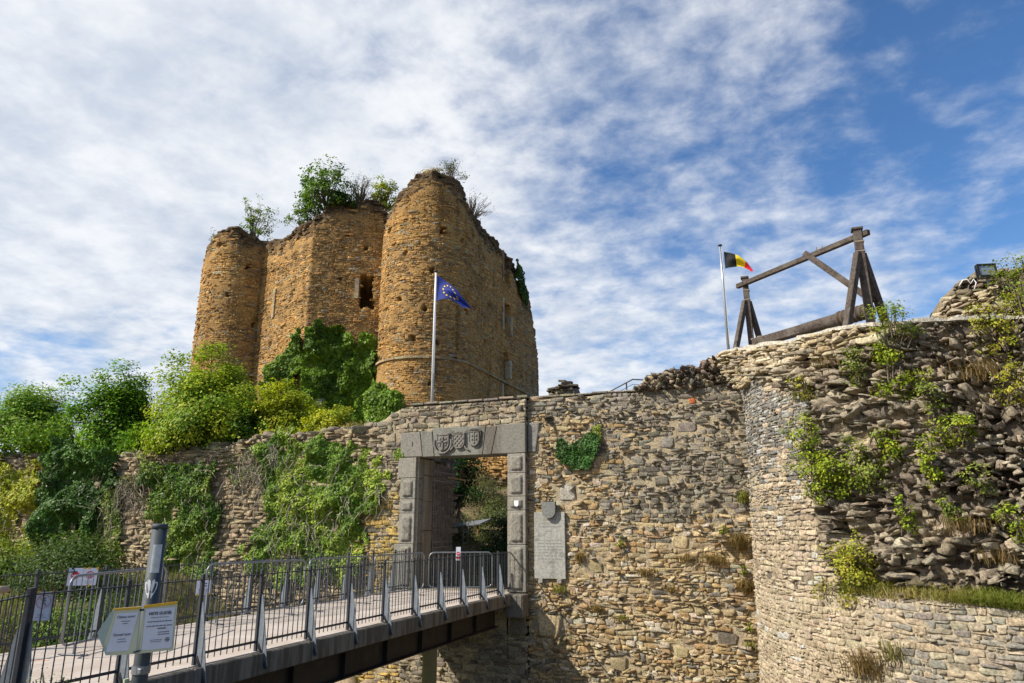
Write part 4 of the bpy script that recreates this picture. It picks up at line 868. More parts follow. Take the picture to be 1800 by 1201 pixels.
# boards face the camera path; local x runs along the board
bo = empty('arrow_board', (-3.735, 3.425, 1.185), R(46.5)); bo.rotation_euler = (R(1), R(-1.5), R(46.5)); bo.scale = (.71, .71, .71); tag(bo, 'cream arrow-shaped board with wrinkled paper sheets announcing a guided visit, clamped to the post', 'sign')
W1, W2, HH = .285, .275, .19
MB().prism([(-.005, -HH), (-.235, -HH+.01), (-.315, .0), (-.215, HH-.005), (-.005, HH)][::-1], -.010, -.004).build('arrow_panel', M_PALEGREEN, bo)
MB().prism([(.012, -HH), (.012, HH-.003), (W2, HH+.014), (W2, -HH+.006)], -.012, -.006).build('cream_panel', M_CREAM, bo)
MB().prism([(-.012, -HH), (-.195, -HH+.004), (-.255, -.09), (-.20, HH-.02), (-.012, HH-.006)][::-1], -.0135, -.0102).build('cream_edge', M_CREAM, bo)
def psheet(x0, x1, z0_, z1_, sk=0.):
    us = np.linspace(0, 1, 12); return grid_mesh('paper', us, us, lambda U, W_: v3(x0+(x1-x0)*U+sk*(W_-.5), -.0165-.0022*fbm(v3(U*2, W_*2, x0*9), 2.2, 3), z0_+(z1_-z0_)*W_), M_PAPER, bo)
psheet(.030, .258, -.165, .165); psheet(-.21, -.045, -.155, .145, .05)
MB().box((.143, -.0150, HH+.002), (.262, .008, .020), Matrix.Rotation(-R(3.2), 3, 'Y')).build('yellow_tape', M_TAPE, bo); MB().box((-.11, -.0150, HH-.012), (.20, .008, .016)).build('yellow_tape', M_TAPE, bo)
MB().box((.0, -.016, HH-.03), (.03, .02, .016)).build('clip', M_BLACK, bo); MB().box((-.005, -.016, -HH+.02), (.05, .02, .01), Matrix.Rotation(-.2, 3, 'Y')).build('clip', M_BLACK, bo)
TY = -.0205
text('VISITE GUIDÉE', .034, M_INK, bo, (.145, TY, .112), bold=.0006, sx=.82, shear=.05)
text('Château de Franchimont', .014, M_INKG, bo, (.145, TY, .087), shear=.1)
text('Château ouvert', .030, M_INKG, bo, (-.112, TY, .105), bold=.0003, sx=.72, shear=.05)
text('Kasteel open', .031, M_INKG, bo, (-.128, TY, -.035), bold=.0003, sx=.8, shear=.1)
lines(bo, -.115, .078, .07, 2, .018, .005, TY, seed=5); lines(bo, -.13, -.062, .08, 2, .02, .005, TY, seed=6)
lines(bo, .145, .058, .20, 1, .02, .006, TY, seed=17, mat=M_INK); lines(bo, .145, .022, .21, 1, .02, .006, TY, seed=9, mat=M_INK); lines(bo, .165, .000, .06, 1, .02, .008, TY, seed=10, mat=M_INK); lines(bo, .18, -.030, .16, 2, .018, .006, TY, seed=11); lines(bo, .13, -.09, .16, 2, .014, .004, TY, seed=12)
for k in range(3): lines(bo, .218, -.082-k*.012, .045, 1, .01, .007, TY, seed=20+k, mat=M_INK)
MB().lathe([(.053, 0), (.053, .045)], 20).build('clamp', M_GALV, sp); cl = [c for c in sp.children if c.name.startswith('clamp')][0]; cl.location = (0, 0, .985)
MB().box((.06*cos(CAMA), .06*sin(CAMA), 1.008), (.03, .03, .03), None, .003).build('bolt', M_GALV, sp)
MB().box((-.045, -.055, .48), (.012, .035, .96)).build('cable_guard', simple('pale_green_channel', (.45, .50, .32), .6), sp)
# wooden pointer at the left edge
wp = empty('wooden_rail', (-3.36, 2.24, 1.51)); tag(wp, 'end of a round pale wooden rail sticking in at the left edge above the railing', 'wooden rail')
MB().tube([(-.35, -.30, -.02), (0, 0, 0), (.055, .046, .004)], [.016, .019, .015], 10).build('pole', simple('pale_wood', (.55, .36, .22), .7, 0, .15, 30), wp, None, True); MB().tube([(-3.36+3.36-.18, -.155, -.01), (-.18, -.155, -1.6)], .012, 8).build('support', M_DARKMETAL, wp)
# ================================================================ PLAQUE, GATE LEAF, COURTYARD
pq = empty('memorial_plaque', (-6.52, 19.93, .38)); tag(pq, 'tall grey stone tablet with a carved inscription, fixed to the wall right of the gate', 'plaque')
def gmesh(mb, name, parent, c, loc=None):
    o = link(name, colored(mb.mesh(name), c), M_GREY, parent); 
    if loc: o.location = loc
    return o
bevel(gmesh(MB().box((0, 0, .92), (.93, .07, 1.84)), 'slab', pq, (.36, .35, .32)), .01)
gmesh(MB().box((-.28, .0, -.06), (.13, .12, .12), None, .01), 'bracket', pq, (.30, .28, .25)); gmesh(MB().box((.28, .0, -.06), (.13, .12, .12), None, .01), 'bracket', pq, (.30, .28, .25))
gmesh(MB().prism(shield(.02, 1.90, .40, .46), -.16, -.03), 'carved_shield', pq, (.20, .20, .19))
mb = MB(); r = np.random.default_rng(5)
for i, (z, w_) in enumerate([(1.62, .20), (1.52, .62), (1.43, .66), (1.30, .22)]+[(1.05-.085*k, .74 if k < 7 else .45) for k in range(8)]):
    x = -w_/2
    while x < w_/2: q = r.uniform(.02, .035); mb.box((x+q/2, -.0355, z), (q*.45, .003, .035)); mb.box((x+q*.7, -.0355, z+.012*(-1)**int(x*100)), (q*.5, .003, .008)); x += q*1.12+(.03 if r.random() < .15 else 0)
mb.build('carved_letters', simple('incised_shade', (.22, .21, .19), .9), pq, 'stuff')
ig = empty('iron_gate', (-10.70, 20.72, .02), R(94)); tag(ig, 'open rusty iron gate leaf of tall bars, folded back inside the gateway', 'gate')
bar = MB().tube([(0, 0, 0), (0, 0, 3.75)], .0125, 6).mesh('bar'); bar.materials.append(M_RUST)
for i in range(13): b = link('bar', bar, None, ig); b.location = (i*.135, 0, .05)
for z in (.12, 1.15, 1.32, 3.25, 3.55): MB().box((.81, 0, z), (1.68, .014, .045), None, .002).build('rail', M_RUST, ig)
for z in (.6, 3.1): MB().tube([(-.03, 0, z-.06), (-.03, 0, z+.06)], .022, 8).build('hinge', M_RUST, ig)
MB().beam((1.0, -.05, 3.42), (1.95, -.35, 3.36), .05, .05).build('prop_bar', simple('ochre_bar', (.38, .24, .08), .7), ig)
dc = empty('display_table', (-13.55, 29.6, .95), R(-12)); tag(dc, 'low display table with a slanted grey roof on orange wooden posts in the courtyard', 'display table')
MB().box((0, 0, 1.0), (2.0, .9, .05), Matrix.Rotation(-.10, 3, 'Y') @ Matrix.Rotation(.25, 3, 'X')).build('roof', simple('grey_roof_sheet', (.14, .15, .16), .8), dc)
for x in (-.85, -.1, .75): MB().box((x, -.25, .42), (.07, .07, 1.05)).build('post', simple('orange_wood', (.38, .20, .07), .8), dc)
MB().box((0, .1, .35), (1.8, .5, .5)).build('dark_box', simple('grey_green_box', (.07, .09, .08), .7), dc)
pt = empty('metal_frame', (-13.05, 28.2, .8)); tag(pt, 'thin grey metal upright frame leaning behind the display table', 'metal frame')
for x in (-.09, .13): MB().tube([(x, 0, -.3), (x+.06, 0, 1.32)], .018, 6).build('upright', M_GALV, pt)
for z in (.35, .8): MB().tube([(-.08+.03, 0, z), (.17, 0, z)], .014, 6).build('rung', M_GALV, pt)
sb = bush('shrub', (-9.25, 23.6, -.1), 1.1, 2.1, 7000, .09, (.012, .035, .012), (.03, .075, .02), 'dark green rounded shrub seen through the gate on its right side', spiky=.1)
bush('hanging_ivy', (-12.25, 25.6, 2.3), 1.1, 2.9, 8000, .10, (.012, .035, .010), (.04, .10, .02), 'dark ivy mass hanging behind the iron bars inside the gate', 'ivy', spiky=.1)
bush('shrub', (-13.6, 29.5, 1.0), 1.5, 1.0, 3500, .07, (.10, .10, .035), (.14, .12, .05), 'dry olive brown scrub on the bank seen through the gate', spiky=.1, sparse=.7)
bush('shrub', (-11.4, 27.6, .3), 1.4, 1.3, 4000, .08, (.05, .07, .02), (.10, .11, .03), 'olive undergrowth on the bank beside the dark shrub inside the gate', spiky=.1)
for x_, y_, r_, h_, c1, c2, lab in [(-14.2, 32.5, 1.6, 1.2, (.09, .10, .035), (.16, .15, .06), 'dry brown scrub higher on the bank inside the gate'), (-12.7, 31.2, 1.4, 1.0, (.08, .10, .03), (.13, .15, .05), 'olive scrub in the middle of the bank inside the gate'), (-15.6, 35.2, 1.5, 1.0, (.10, .09, .04), (.20, .15, .07), 'rusty brown scrub at the foot of the keep inside the gate')]:
    bush('shrub', (x_, y_, float(ground_z(x_, y_))-.2), r_, h_, 4500, .09, c1, c2, lab, spiky=.15, sparse=.9)
fs = empty('foot_masonry', (0, 0, 0)); tag(fs, 'sunlit ochre masonry wall at the foot of the keep, seen through the gate', 'ruin')
zf = lambda u: 7.2-.55*np.abs(u+15.5)*.6+.3*fbm(v3(u, 0*u, 1), 1.2, 3)
grid_mesh('mortar_core', np.arange(-17.7, -11.4, .12), np.linspace(0, 1, 40), lambda U, W_: v3(U, 35.2+.12*fbm(v3(U, W_*6, 0), 1., 4)+np.where(W_ > .9, (W_-.9)*12, 0), 1.5+(zf(U)-1.5)*np.clip(W_/.9, 0, 1)), M_KEEP, fs, lambda P: col_arr((.36, .22, .09), len(P), .06), None, False)
C = layout(-17.6, -11.5, 1.6, 7.2, .13, .27, (), seed=19, wave=.03); cx, cz = C[..., 0].mean(1), C[..., 1].mean(1); k = (cz < zf(cx)-.1) & (rng.random(len(C)) < .5+.5*sstep(4.2, 5.0, cz)); C = C[k]; cz = cz[k]
V, cen = stones_geo(C, flat(35.15), .02+.05*rng.random(len(C))+.12*rng.random(len(C))*sstep(4.8, 4.0, cz), .04, 19); put_stones(V, np.where((cz < 4.5)[:, None], col_arr((.34, .25, .16), len(C), .2, .02), col_arr((.46, .28, .11), len(C), .14, .02)), M_KEEP, fs, limit=100, minpx=5)
# ================================================================ FLAGS
def pole(x, y, z0_, z1_, r_, label, mat):
    o = empty('flagpole', (x, y, z0_)); tag(o, label, 'flagpole'); h = z1_-z0_
    MB().tube([(0, 0, 0), (0, 0, h*.75), (0, 0, h)], [r_, r_*.8, r_*.6], 12).build('pole', mat, o, None, True); MB().lathe([(.02, 0), (r_*1.5, .02), (r_*1.3, .05), (.01, .08)], 10, (0, 0, h)).build('finial', M_DARKMETAL, o, None, True)
    MB().tube([(.05, -.03, h*.35), (.05, -.03, h-.06)], .006, 4).build('halyard', M_WHITE, o); MB().box((.06, -.02, h*.3), (.05, .03, .12)).build('cleat', M_DARKMETAL, o); return o
ex, ez = -11.28, 10.83
pole(ex, 21.5, 5.0, ez, .055, 'white flagpole behind the gate wall flying the blue flag with stars', M_ALU)
bx = at(1267, 433, Y=22.5); bx0 = at(1281, 620, Y=22.5)
pole(float(bx0[0]), 22.5, 5.6, float(bx[2]), .05, 'slim silver flagpole behind the bastion flying the black yellow red flag', simple('silver_pole', (.45, .46, .48), .35, .6, .05))
def cloth(top, bot, name, o, s0, s1, mat, off=0., n=14, m=10, wave=.10, ph=0.):
    """top and bottom edges as (x, z) runs; folds run down the fly"""
    tx = np.linspace(0, 1, len(top)); top = np.array(top); bot = np.array(bot)
    def f(s, t):
        X = np.interp(s, tx, top[:, 0])*(1-t)+np.interp(s, tx, bot[:, 0])*t; Z = np.interp(s, tx, top[:, 1])*(1-t)+np.interp(s, tx, bot[:, 1])*t
        Y_ = wave*s**.6*np.sin(s*7+t*3.4+ph)+.06*s*np.sin(t*9+s*3)-off; return v3(X, Y_, Z)
    if mat is not None: grid_mesh(name, np.linspace(s0, s1, n), np.linspace(0, 1, m), f, mat, o)
    return f
def cmat(n_, c): return material(n_, lambda g: g('ShaderNodeMixShader', i_0=.25, i_1=bsdf(g, c, .7), i_2=g('ShaderNodeBsdfTranslucent', i_Color=(*c, 1)).outputs[0]).outputs[0])
eu = empty('blue_star_flag', (ex+.05, 21.5, 9.53)); eu.scale = (1.35,)*3; tag(eu, 'dark blue flag with a ring of yellow stars, drooping from the white pole', 'flag')
et = [(0, .86), (.18, .74), (.40, .56), (.62, .36), (.82, .10), (1.0, -.16)]; eb = [(0, .14), (.2, .16), (.42, .14), (.60, .02), (.80, -.14), (1.0, -.20)]
f = cloth(et, eb, 'cloth', eu, 0, 1, cmat('flag_blue', (.012, .03, .22)), n=30, m=16, wave=.12)
mb = MB()
for k in range(12):
    a = 2*pi*k/12; s_, t_ = .42+.20*cos(a), .5-.34*sin(a)
    V = []
    for i in range(10):
        q = (.042 if i % 2 == 0 else .017); V.append(tuple(f(np.array([s_+q*sin(2*pi*i/10)]), np.array([t_-q*1.35*cos(2*pi*i/10)]))[0]+np.array([0, -.012, 0])))
    mb.add(V, [tuple(range(10))])
mb.build('star_ring', simple('star_yellow', (.80, .55, .03), .6), eu)
bf = empty('tricolour_flag', (float(bx[0])+.08, 22.5, float(bx[2])-1.0)); tag(bf, 'black yellow red striped flag drooping from the silver pole', 'flag')
bt_ = [(0, .80), (.2, .74), (.45, .58), (.70, .32), (.86, .05)]; bb_ = [(0, .20), (.22, .22), (.46, .24), (.62, .12), (.80, -.06)]
for nm, a, b, c in (('black_stripe', 0, .40, (.012, .012, .014)), ('yellow_stripe', .40, .70, (.80, .60, .02)), ('red_stripe', .70, 1, (.65, .02, .03))): cloth(bt_, bb_, nm, bf, a, b, cmat(nm, c), n=10, m=12, wave=.10, ph=1.)
# ================================================================ WINCH FRAME
wn = empty('winch_frame', (0, 0, 0)); tag(wn, 'weathered timber hoist with two braced masts, a crossbeam and a rope drum on the bastion', 'hoist')
YL, YR = 20.6, 17.9
def P3(px, py, Y): return Vector(at(px, py, Y=Y))
tl, tr = P3(1309, 489, YL), P3(1506, 404, YR); ax = (P3(1525, 410, YR-.15)-P3(1300, 497, YL+.1)); ax.z = 0; ax.normalize(); pe = Vector((-ax.y, ax.x, 0))
def mast(top, zf, s, wd, frac):
    d = Vector((.02, 0, 0)); base = Vector((top.x+.04, top.y, 5.55)); h = top.z
    MB().beam(base, top, wd, wd, 0, .012).build('mast', M_WOOD, wn); MB().box((top.x, top.y, top.z), (wd*1.35, wd*1.35, .06), None, .01).build('mast_cap', M_WOOD, wn)
    k = top-(Vector((0, 0, 1))*frac)
    for q, e in ((-.95, 0), (.78, 0)):
        f_ = Vector((top.x, top.y, 5.55))+pe*q*s; MB().beam(f_, k+pe*math.copysign(.07, q), wd*.82, wd*.82, 0, .012).build('brace_leg', M_WOOD, wn)
    for z in (frac*.55, frac*.95): MB().box((top.x+.015, top.y, h-z), (wd*1.08, wd*1.08, .035), None, .004).build('iron_strap', M_RUST, wn)
mast(tl, 0, 1.0, .165, .72); mast(tr, 0, 1.12, .19, .62)
a_, b_ = P3(1298, 503, YL+.05), P3(1527, 408, YR-.1); MB().beam(a_-ax*.05, b_, .125, .135, 0, .012).build('crossbeam', M_WOOD, wn)
MB().beam(P3(1414, 449, 19.0)-Vector((0, .16, 0)), P3(1535, 530, 18.15), .11, .15, 0, .012).build('diagonal_strut', M_WOOD, wn)
m_ = P3(1441, 440, 18.75); MB().box(m_, (.20, .05, .04)).build('pulley_bracket', M_RUST, wn)
for e in (-.07, .07): MB().box(m_+Vector((e, 0, .05)), (.03, .04, .10)).build('pulley_cheek', M_RUST, wn)
a_, b_ = P3(1326, 604, YL-.2), P3(1532, 545, YR+.15)
MB().beam(a_, a_.lerp(b_, .56), .24, .24, 0, .02).build('sill_beam', M_WOOD, wn); MB().tube([a_.lerp(b_, .45), a_.lerp(b_, 1.)], [.155, .17], 14).build('drum', M_WOOD, wn, None, True)
for t in np.linspace(.76, .97, 7): p = a_.lerp(b_, t); MB().tube([p, p+(b_-a_).normalized()*.055], .195, 14).build('rope_coil', simple('old_rope', (.10, .075, .055), .95, 0, .3, 60), wn, None, True)
MB().box(a_+Vector((.12, -.02, .12)), (.36, .2, .05), Matrix.Rotation(-.3, 3, 'Z')).build('pawl', M_RUST, wn); MB().box(a_+Vector((.2, -.02, .17)), (.22, .05, .06)).build('pawl', M_RUST, wn)
# ================================================================ FLOODLIGHTS
def flood(loc, rz, wd, h, label, tilt=.1, post=None):
    o = empty('floodlight', loc); o.rotation_euler = (tilt, 0, rz); tag(o, label, 'floodlight', 'floodlights')
    mb = MB(); t = .03
    for x in (-1, 1): mb.box((x*(wd/2-t/2), -.02, 0), (t, .12, h))
    mb.box((0, -.02, h/2-t/2), (wd-2*t, .12, t)); mb.box((0, -.02, -h/2+h*.09), (wd-2*t, .12, h*.18)); mb.box((0, .06, 0), (wd*.9, .07, h*.9), None, .02); mb.build('housing', M_BLACK, o)
    MB().box((0, -.045, h*.07), (wd-2*t, .008, h*.80)).build('glass', simple('lamp_glass', (.35, .37, .38), .08, .6), o)
    mb = MB(); mb.box((0, -.052, h*.10), (wd*.55, .004, .02)); mb.build('reflector_line', simple('reflector', (.6, .62, .6), .2, .8), o)
    for x in (-1, 1): MB().box((x*(wd/2+.008), 0, -.04), (.012, .03, h*.7)).build('bracket', M_BLACK, o)
    if post: MB().tube([(0, .02, -h*.5), (0, .02, -post)], .022, 8).build('post', M_GALV, o)
    return o
flood(tuple(at(1733, 478, Y=17.0)), R(14), .38, .32, 'black floodlight with a square glass face on top of the broken turret', -.08, .3)
flood((-16.78, 22.5, 6.5), R(16), .38, .34, 'small black floodlight on a thin post among the yellow shrubs', .1, 1.6)
wc = link('cable', MB().tube([tuple(at(x, y_, Y=16.85)) for x, y_ in ((1686, 503), (1692, 493), (1700, 491), (1706, 499), (1711, 491), (1716, 497), (1713, 508))], .012, 5).mesh('cable', True), M_WHITE); tag(wc, 'white looping cable on the masonry below the floodlight of the broken turret', 'cable')
# small distant things above the wall
sr = empty('ruined_pier', (0, 0, 0)); tag(sr, 'small grey stump of ruined masonry showing above the wall right of the keep', 'ruin')
x0_, x1_ = at(967, 690, Y=30)[0], at(1016, 690, Y=30)[0]
zs_ = lambda u: np.interp((u-x0_)/(x1_-x0_), [0, .05, .25, .5, .75, 1.], [7.3, 8.0, 8.1, 8.3, 8.15, 7.2])
grid_mesh('rubble_core', np.linspace(x0_, x1_, 24), np.linspace(0, 1, 40), lambda U, W_: v3(U+.05*fbm(v3(U, W_*3, 0), 2, 3), 30+.3*fbm(v3(U, W_*4, 0), 1.6, 4)+np.where(W_ > .8, (W_-.8)*6, 0), 4.4+(zs_(U)-4.4)*np.clip(W_/.8, 0, 1)), M_CORE, sr, lambda P: col_arr((.20, .17, .13), len(P), .1), None, False)
C = layout(x0_, x1_, 6.8, 8.3, .12, .24, (), seed=9); cx, cz = C[..., 0].mean(1), C[..., 1].mean(1); C = C[cz < zs_(cx)-.03]; n = len(C); V, cen = stones_geo(C+rng.normal(0, .02, C.shape), flat(29.95), .06+.1*rng.random(n), .08, 9); put_stones(V, pal(n, (.26, .22, .16), (.15, .125, .10), .5), M_CORE, sr, minpx=5)
hr = empty('stair_railing', (0, 0, 0)); tag(hr, 'thin dark handrail sloping up behind the top of the curtain wall', 'railing'); pts = [tuple(at(x, y_, Y=21.6)) for x, y_ in ((1050, 700), (1112, 667), (1150, 669))]
MB().tube(pts, .022, 6).build('handrail', M_DARKMETAL, hr); q = at(1101, 673, Y=21.6); MB().tube([(q[0], q[1], 4.9), tuple(q)], .024, 6).build('post', M_DARKMETAL, hr); q = at(1140, 668, Y=21.6); MB().tube([(q[0], q[1], 4.9), tuple(q)], .024, 6).build('post', M_DARKMETAL, hr)
for e in (.16, .32): MB().tube([(p[0], p[1], p[2]-e) for p in pts], .008, 4).build('wire', M_DARKMETAL, hr)
# ================================================================ PLANTS
YG1, YG2 = (.22, .28, .022), (.36, .40, .03); G1, G2 = (.10, .20, .018), (.17, .28, .03); D1, D2 = (.030, .065, .012), (.070, .135, .018)
def hull(px_pts, Y): return [(float(at(x, y_, Y=Y)[0]), float(at(x, y_, Y=Y)[2])) for x, y_ in px_pts]
g_top = 'shrubs growing on top of the overgrown wall'
def wb(px0, px1, ytop, ybase, Y, n, size, c1, c2, label, **k):
    b = at((px0+px1)/2, ybase, Y=Y); t = at((px0+px1)/2, ytop, Y=Y); w_ = abs(at(px1, ybase, Y=Y)[0]-at(px0, ybase, Y=Y)[0])*.93
    k['clusters'] = int(k.get('clusters', 60)*1.7); k.setdefault('cl', .125); return bush('shrub', tuple(map(float, b)), w_/2, float(t[2]-b[2]), int(n*1.35), size*1.18, c1, c2, label, group=g_top, **k)
wb(-30, 130, 712, 815, 21.2, 20000, .10, G1, (.24, .36, .03), 'broad green shrub at the far left end of the overgrown wall', clusters=110)
wb(128, 262, 688, 830, 20.9, 22000, .10, G1, (.21, .36, .03), 'tall rounded bright green shrub, second from the left on the overgrown wall', clusters=110)
wb(275, 440, 662, 815, 20.9, 26000, .10, (.15, .26, .02), YG2, 'tall yellow-green shrub in front of the left keep tower', clusters=130, spiky=.45)
wb(300, 350, 665, 760, 21.8, 2200, .08, (.10, .16, .05), (.15, .2, .06), 'thin feathery shrub behind the tall yellow-green one', sparse=.6, spiky=.6)
wb(438, 560, 700, 790, 21.4, 15000, .085, YG1, (.46, .46, .03), 'yellow-green leafy shrub below the ivy of the keep', clusters=100, spiky=.35)
wb(535, 622, 728, 782, 21.4, 8000, .075, YG1, (.50, .48, .04), 'low yellow shrub in front of the small floodlight post', clusters=70)
wb(225, 300, 745, 820, 21.6, 5000, .09, G1, YG1, 'low mixed shrub between the two tall ones on the wall', clusters=50)
wb(395, 470, 735, 800, 20.6, 6000, .08, D2, G2, 'dark green low shrub under the yellow-green ones', clusters=50)
wb(580, 660, 752, 775, 21.0, 2200, .06, (.20, .16, .06), (.30, .24, .08), 'dry straw-coloured weeds on the wall top beside the ivy', clusters=40)
mb = MB(); mb.tube([tuple(at(x, y_, Y=20.1)) for x, y_ in ((310, 822), (300, 818), (296, 800), (297, 785), (292, 768))], [.07, .07, .06, .05, .03], 8); tk = link('bent_trunk', mb.mesh('bent_trunk', True), M_BARK); tag(tk, 'bare bent little trunk growing out of the wall under the tall yellow-green shrub', 'tree trunk')
W0 = flat(19.98)
g_ivy = 'ivy on the overgrown wall'
ivy('creeper', W0, hull([(-40, 800), (30, 815), (85, 800), (82, 880), (62, 930), (66, 1000), (-40, 1010)], 20), 15000, .10, (.26, .30, .02), (.40, .38, .03), 'bright yellow-green creeper at the far left of the wall', .55, 14, cl=1.0, hole=-.2, group=g_ivy)
ivy('ivy', W0, hull([(90, 800), (130, 770), (215, 800), (215, 850), (178, 900), (182, 1040), (60, 1040), (80, 900)], 20), 34000, .10, D1, (.075, .16, .025), 'dark glossy ivy hanging down the wall beside the yellow creeper', .7, 6, cl=1.1, hole=-1.2, group=g_ivy)
ivy('ivy', W0, hull([(165, 880), (215, 860), (225, 920), (215, 1010), (160, 1020)], 20), 8000, .085, (.12, .18, .03), (.22, .27, .05), 'lighter thin ivy fringe right of the dark ivy', .35, 30, hole=-.1, group=g_ivy)
ivy('ivy', W0, hull([(265, 820), (330, 805), (385, 822), (390, 900), (388, 1010), (290, 1020), (288, 940), (268, 880)], 20), 19000, .085, (.07, .14, .02), (.20, .27, .035), 'green ivy column on the wall behind the sign post', .5, 35, hole=-.4, group=g_ivy)
ivy('ivy', W0, hull([(455, 785), (500, 760), (600, 780), (665, 790), (690, 840), (672, 890), (648, 900), (652, 990), (640, 1020), (430, 1020), (440, 960), (472, 900), (462, 850), (480, 820)], 20), 38000, .085, (.11, .20, .025), (.30, .38, .05), 'wide light green ivy tangled with bare stems left of the gate', .42, 130, cl=1.6, hole=-.5, group=g_ivy)
ivy('ivy', flat(19.98), hull([(190, 800), (280, 800), (265, 880), (210, 880)], 20), 1500, .07, (.12, .12, .04), (.18, .2, .04), 'thin dry creeper with bare stems under the wall shrubs', .3, 60, hole=.1, group=g_ivy)
ivy('ivy', flat(19.98), hull([(380, 800), (470, 780), (500, 800), (470, 830), (420, 850)], 20), 1800, .07, (.10, .14, .03), (.2, .25, .05), 'sparse ivy under the rubble brow of the overgrown wall', .3, 60, hole=.0, group=g_ivy)
ivy('ivy', flat(19.86), hull([(696, 790), (712, 788), (714, 805), (700, 812)], 20), 220, .06, G1, YG1, 'small green sprig beside the left end of the lintel', .15, hole=-1, edge=.1)
ivy('heart_ivy', W0, hull([(974, 775), (990, 771), (1006, 784), (1020, 777), (1038, 767), (1055, 768), (1053, 800), (1036, 821), (1012, 836), (986, 824), (975, 800)], 20), 3800, .07, D1, (.06, .15, .03), 'small dark ivy patch shaped like a heart, on the wall above the plaque', .28, 0, hole=-1, edge=.22)
ivy('ivy', W0, hull([(1044, 755), (1060, 750), (1058, 775), (1046, 780)], 20), 160, .06, G1, YG1, 'light green sprig at the top of the heart-shaped ivy', .12, hole=-1, edge=.08)
kv = [(14.4, 9.0), (15.4, 11.2), (17.1, 12.5), (18.3, 13.3), (19.4, 13.5), (20.5, 13.1), (21.1, 12.0), (21.3, 9), (21.2, 5.5), (14.2, 5.5)]
ivy('keep_ivy', keep, kv, 42000, .16, (.05, .10, .010), (.16, .26, .02), 'huge dark green ivy mound climbing the middle of the keep', .7, 0, cl=1.0, hole=-3, edge=.3)
kv = [(21.1, 12.6), (21.6, 13.1), (22.2, 12.9), (22.8, 11.9), (23.9, 11.8), (23.0, 10.8), (23.4, 9.9), (24.9, 9.7), (26.0, 9.0), (26.3, 7.6), (25.8, 5.5), (21.2, 5.5)]
ivy('keep_ivy', lambda u, v, d: keep(u, v, np.asarray(d)+.15), kv, 24000, .15, (.09, .16, .015), (.20, .32, .03), 'lighter green ivy at the foot of the big round keep tower', .5, 0, cl=1.1, hole=-3, edge=.25)
ivy('keep_ivy', keep, [(37.6, 20.4), (38.4, 20.3), (39.6, 19.4), (40.3, 18.6), (39.8, 17.2), (38.6, 18.0), (37.9, 19.3)], 2200, .17, D1, D2, 'dark ivy strip on the right shoulder of the keep', .3, 0, hole=-.5)
# shrubs on the keep
def kb(u, d, rad, h, n, c1, c2, label, size=.13, dz=0, **k):
    p = keep(np.array([u]), np.array([float(ktop(np.array([u]))[0])]), np.array([d]))[0]; return bush('keep_shrub', (p[0], p[1], p[2]-.15+dz), rad, h, n, size, c1, c2, label, group='shrubs on top of the keep', **k)
kb(12.3, -.7, 1.35, 2.4, 1900, G1, (.20, .22, .03), 'small half-bare shrub on the left keep tower', sparse=.8, clusters=70, stems=26, spiky=.5, cl=.10)
kb(16.6, -.7, 1.3, 2.2, 2400, (.05, .11, .015), (.16, .24, .03), 'leafy shrub between the left tower and the small tree on the keep', clusters=70, stems=20, cl=.11)
kb(18.9, -.6, 2.0, 2.9, 3600, (.05, .11, .015), (.16, .26, .03), 'leafy little tree on the highest middle part of the keep', size=.17, clusters=95, stems=30, lean=(-.5, 0), cl=.11)
kb(19.7, -.1, .9, .9, 1800, D1, D2, 'dark low bush under the little tree of the keep', dz=-.5)
kb(20.8, -.6, 1.6, 1.9, 500, (.12, .12, .06), (.16, .16, .07), 'bare twiggy shrub behind the middle of the keep top', clusters=90, stems=60, size=.09)
kb(22.4, -.5, .9, 2.2, 2600, YG1, (.34, .34, .03), 'yellow-green shrub squeezed left of the big round tower top', clusters=60)
kb(27.2, -.8, .9, .55, 900, (.30, .22, .07), (.40, .30, .10), 'straw-coloured dry grass tuft on the peak of the big round tower', size=.10, clusters=50, stems=40, spiky=.7)
kb(28.6, -.5, .9, 1.4, 700, (.10, .12, .05), (.15, .16, .06), 'thin shrub right of the peak of the big round tower', clusters=60, stems=40, size=.09)
kb(31.3, -.5, 1.3, 1.7, 500, (.12, .12, .06), (.16, .15, .07), 'bare twiggy bush on the sloping right shoulder of the keep', clusters=90, stems=70, size=.08)
kb(9.0, -.4, .6, .7, 260, (.12, .12, .05), (.2, .2, .06), 'tiny weed tuft at the left edge of the keep top', size=.09, clusters=20)
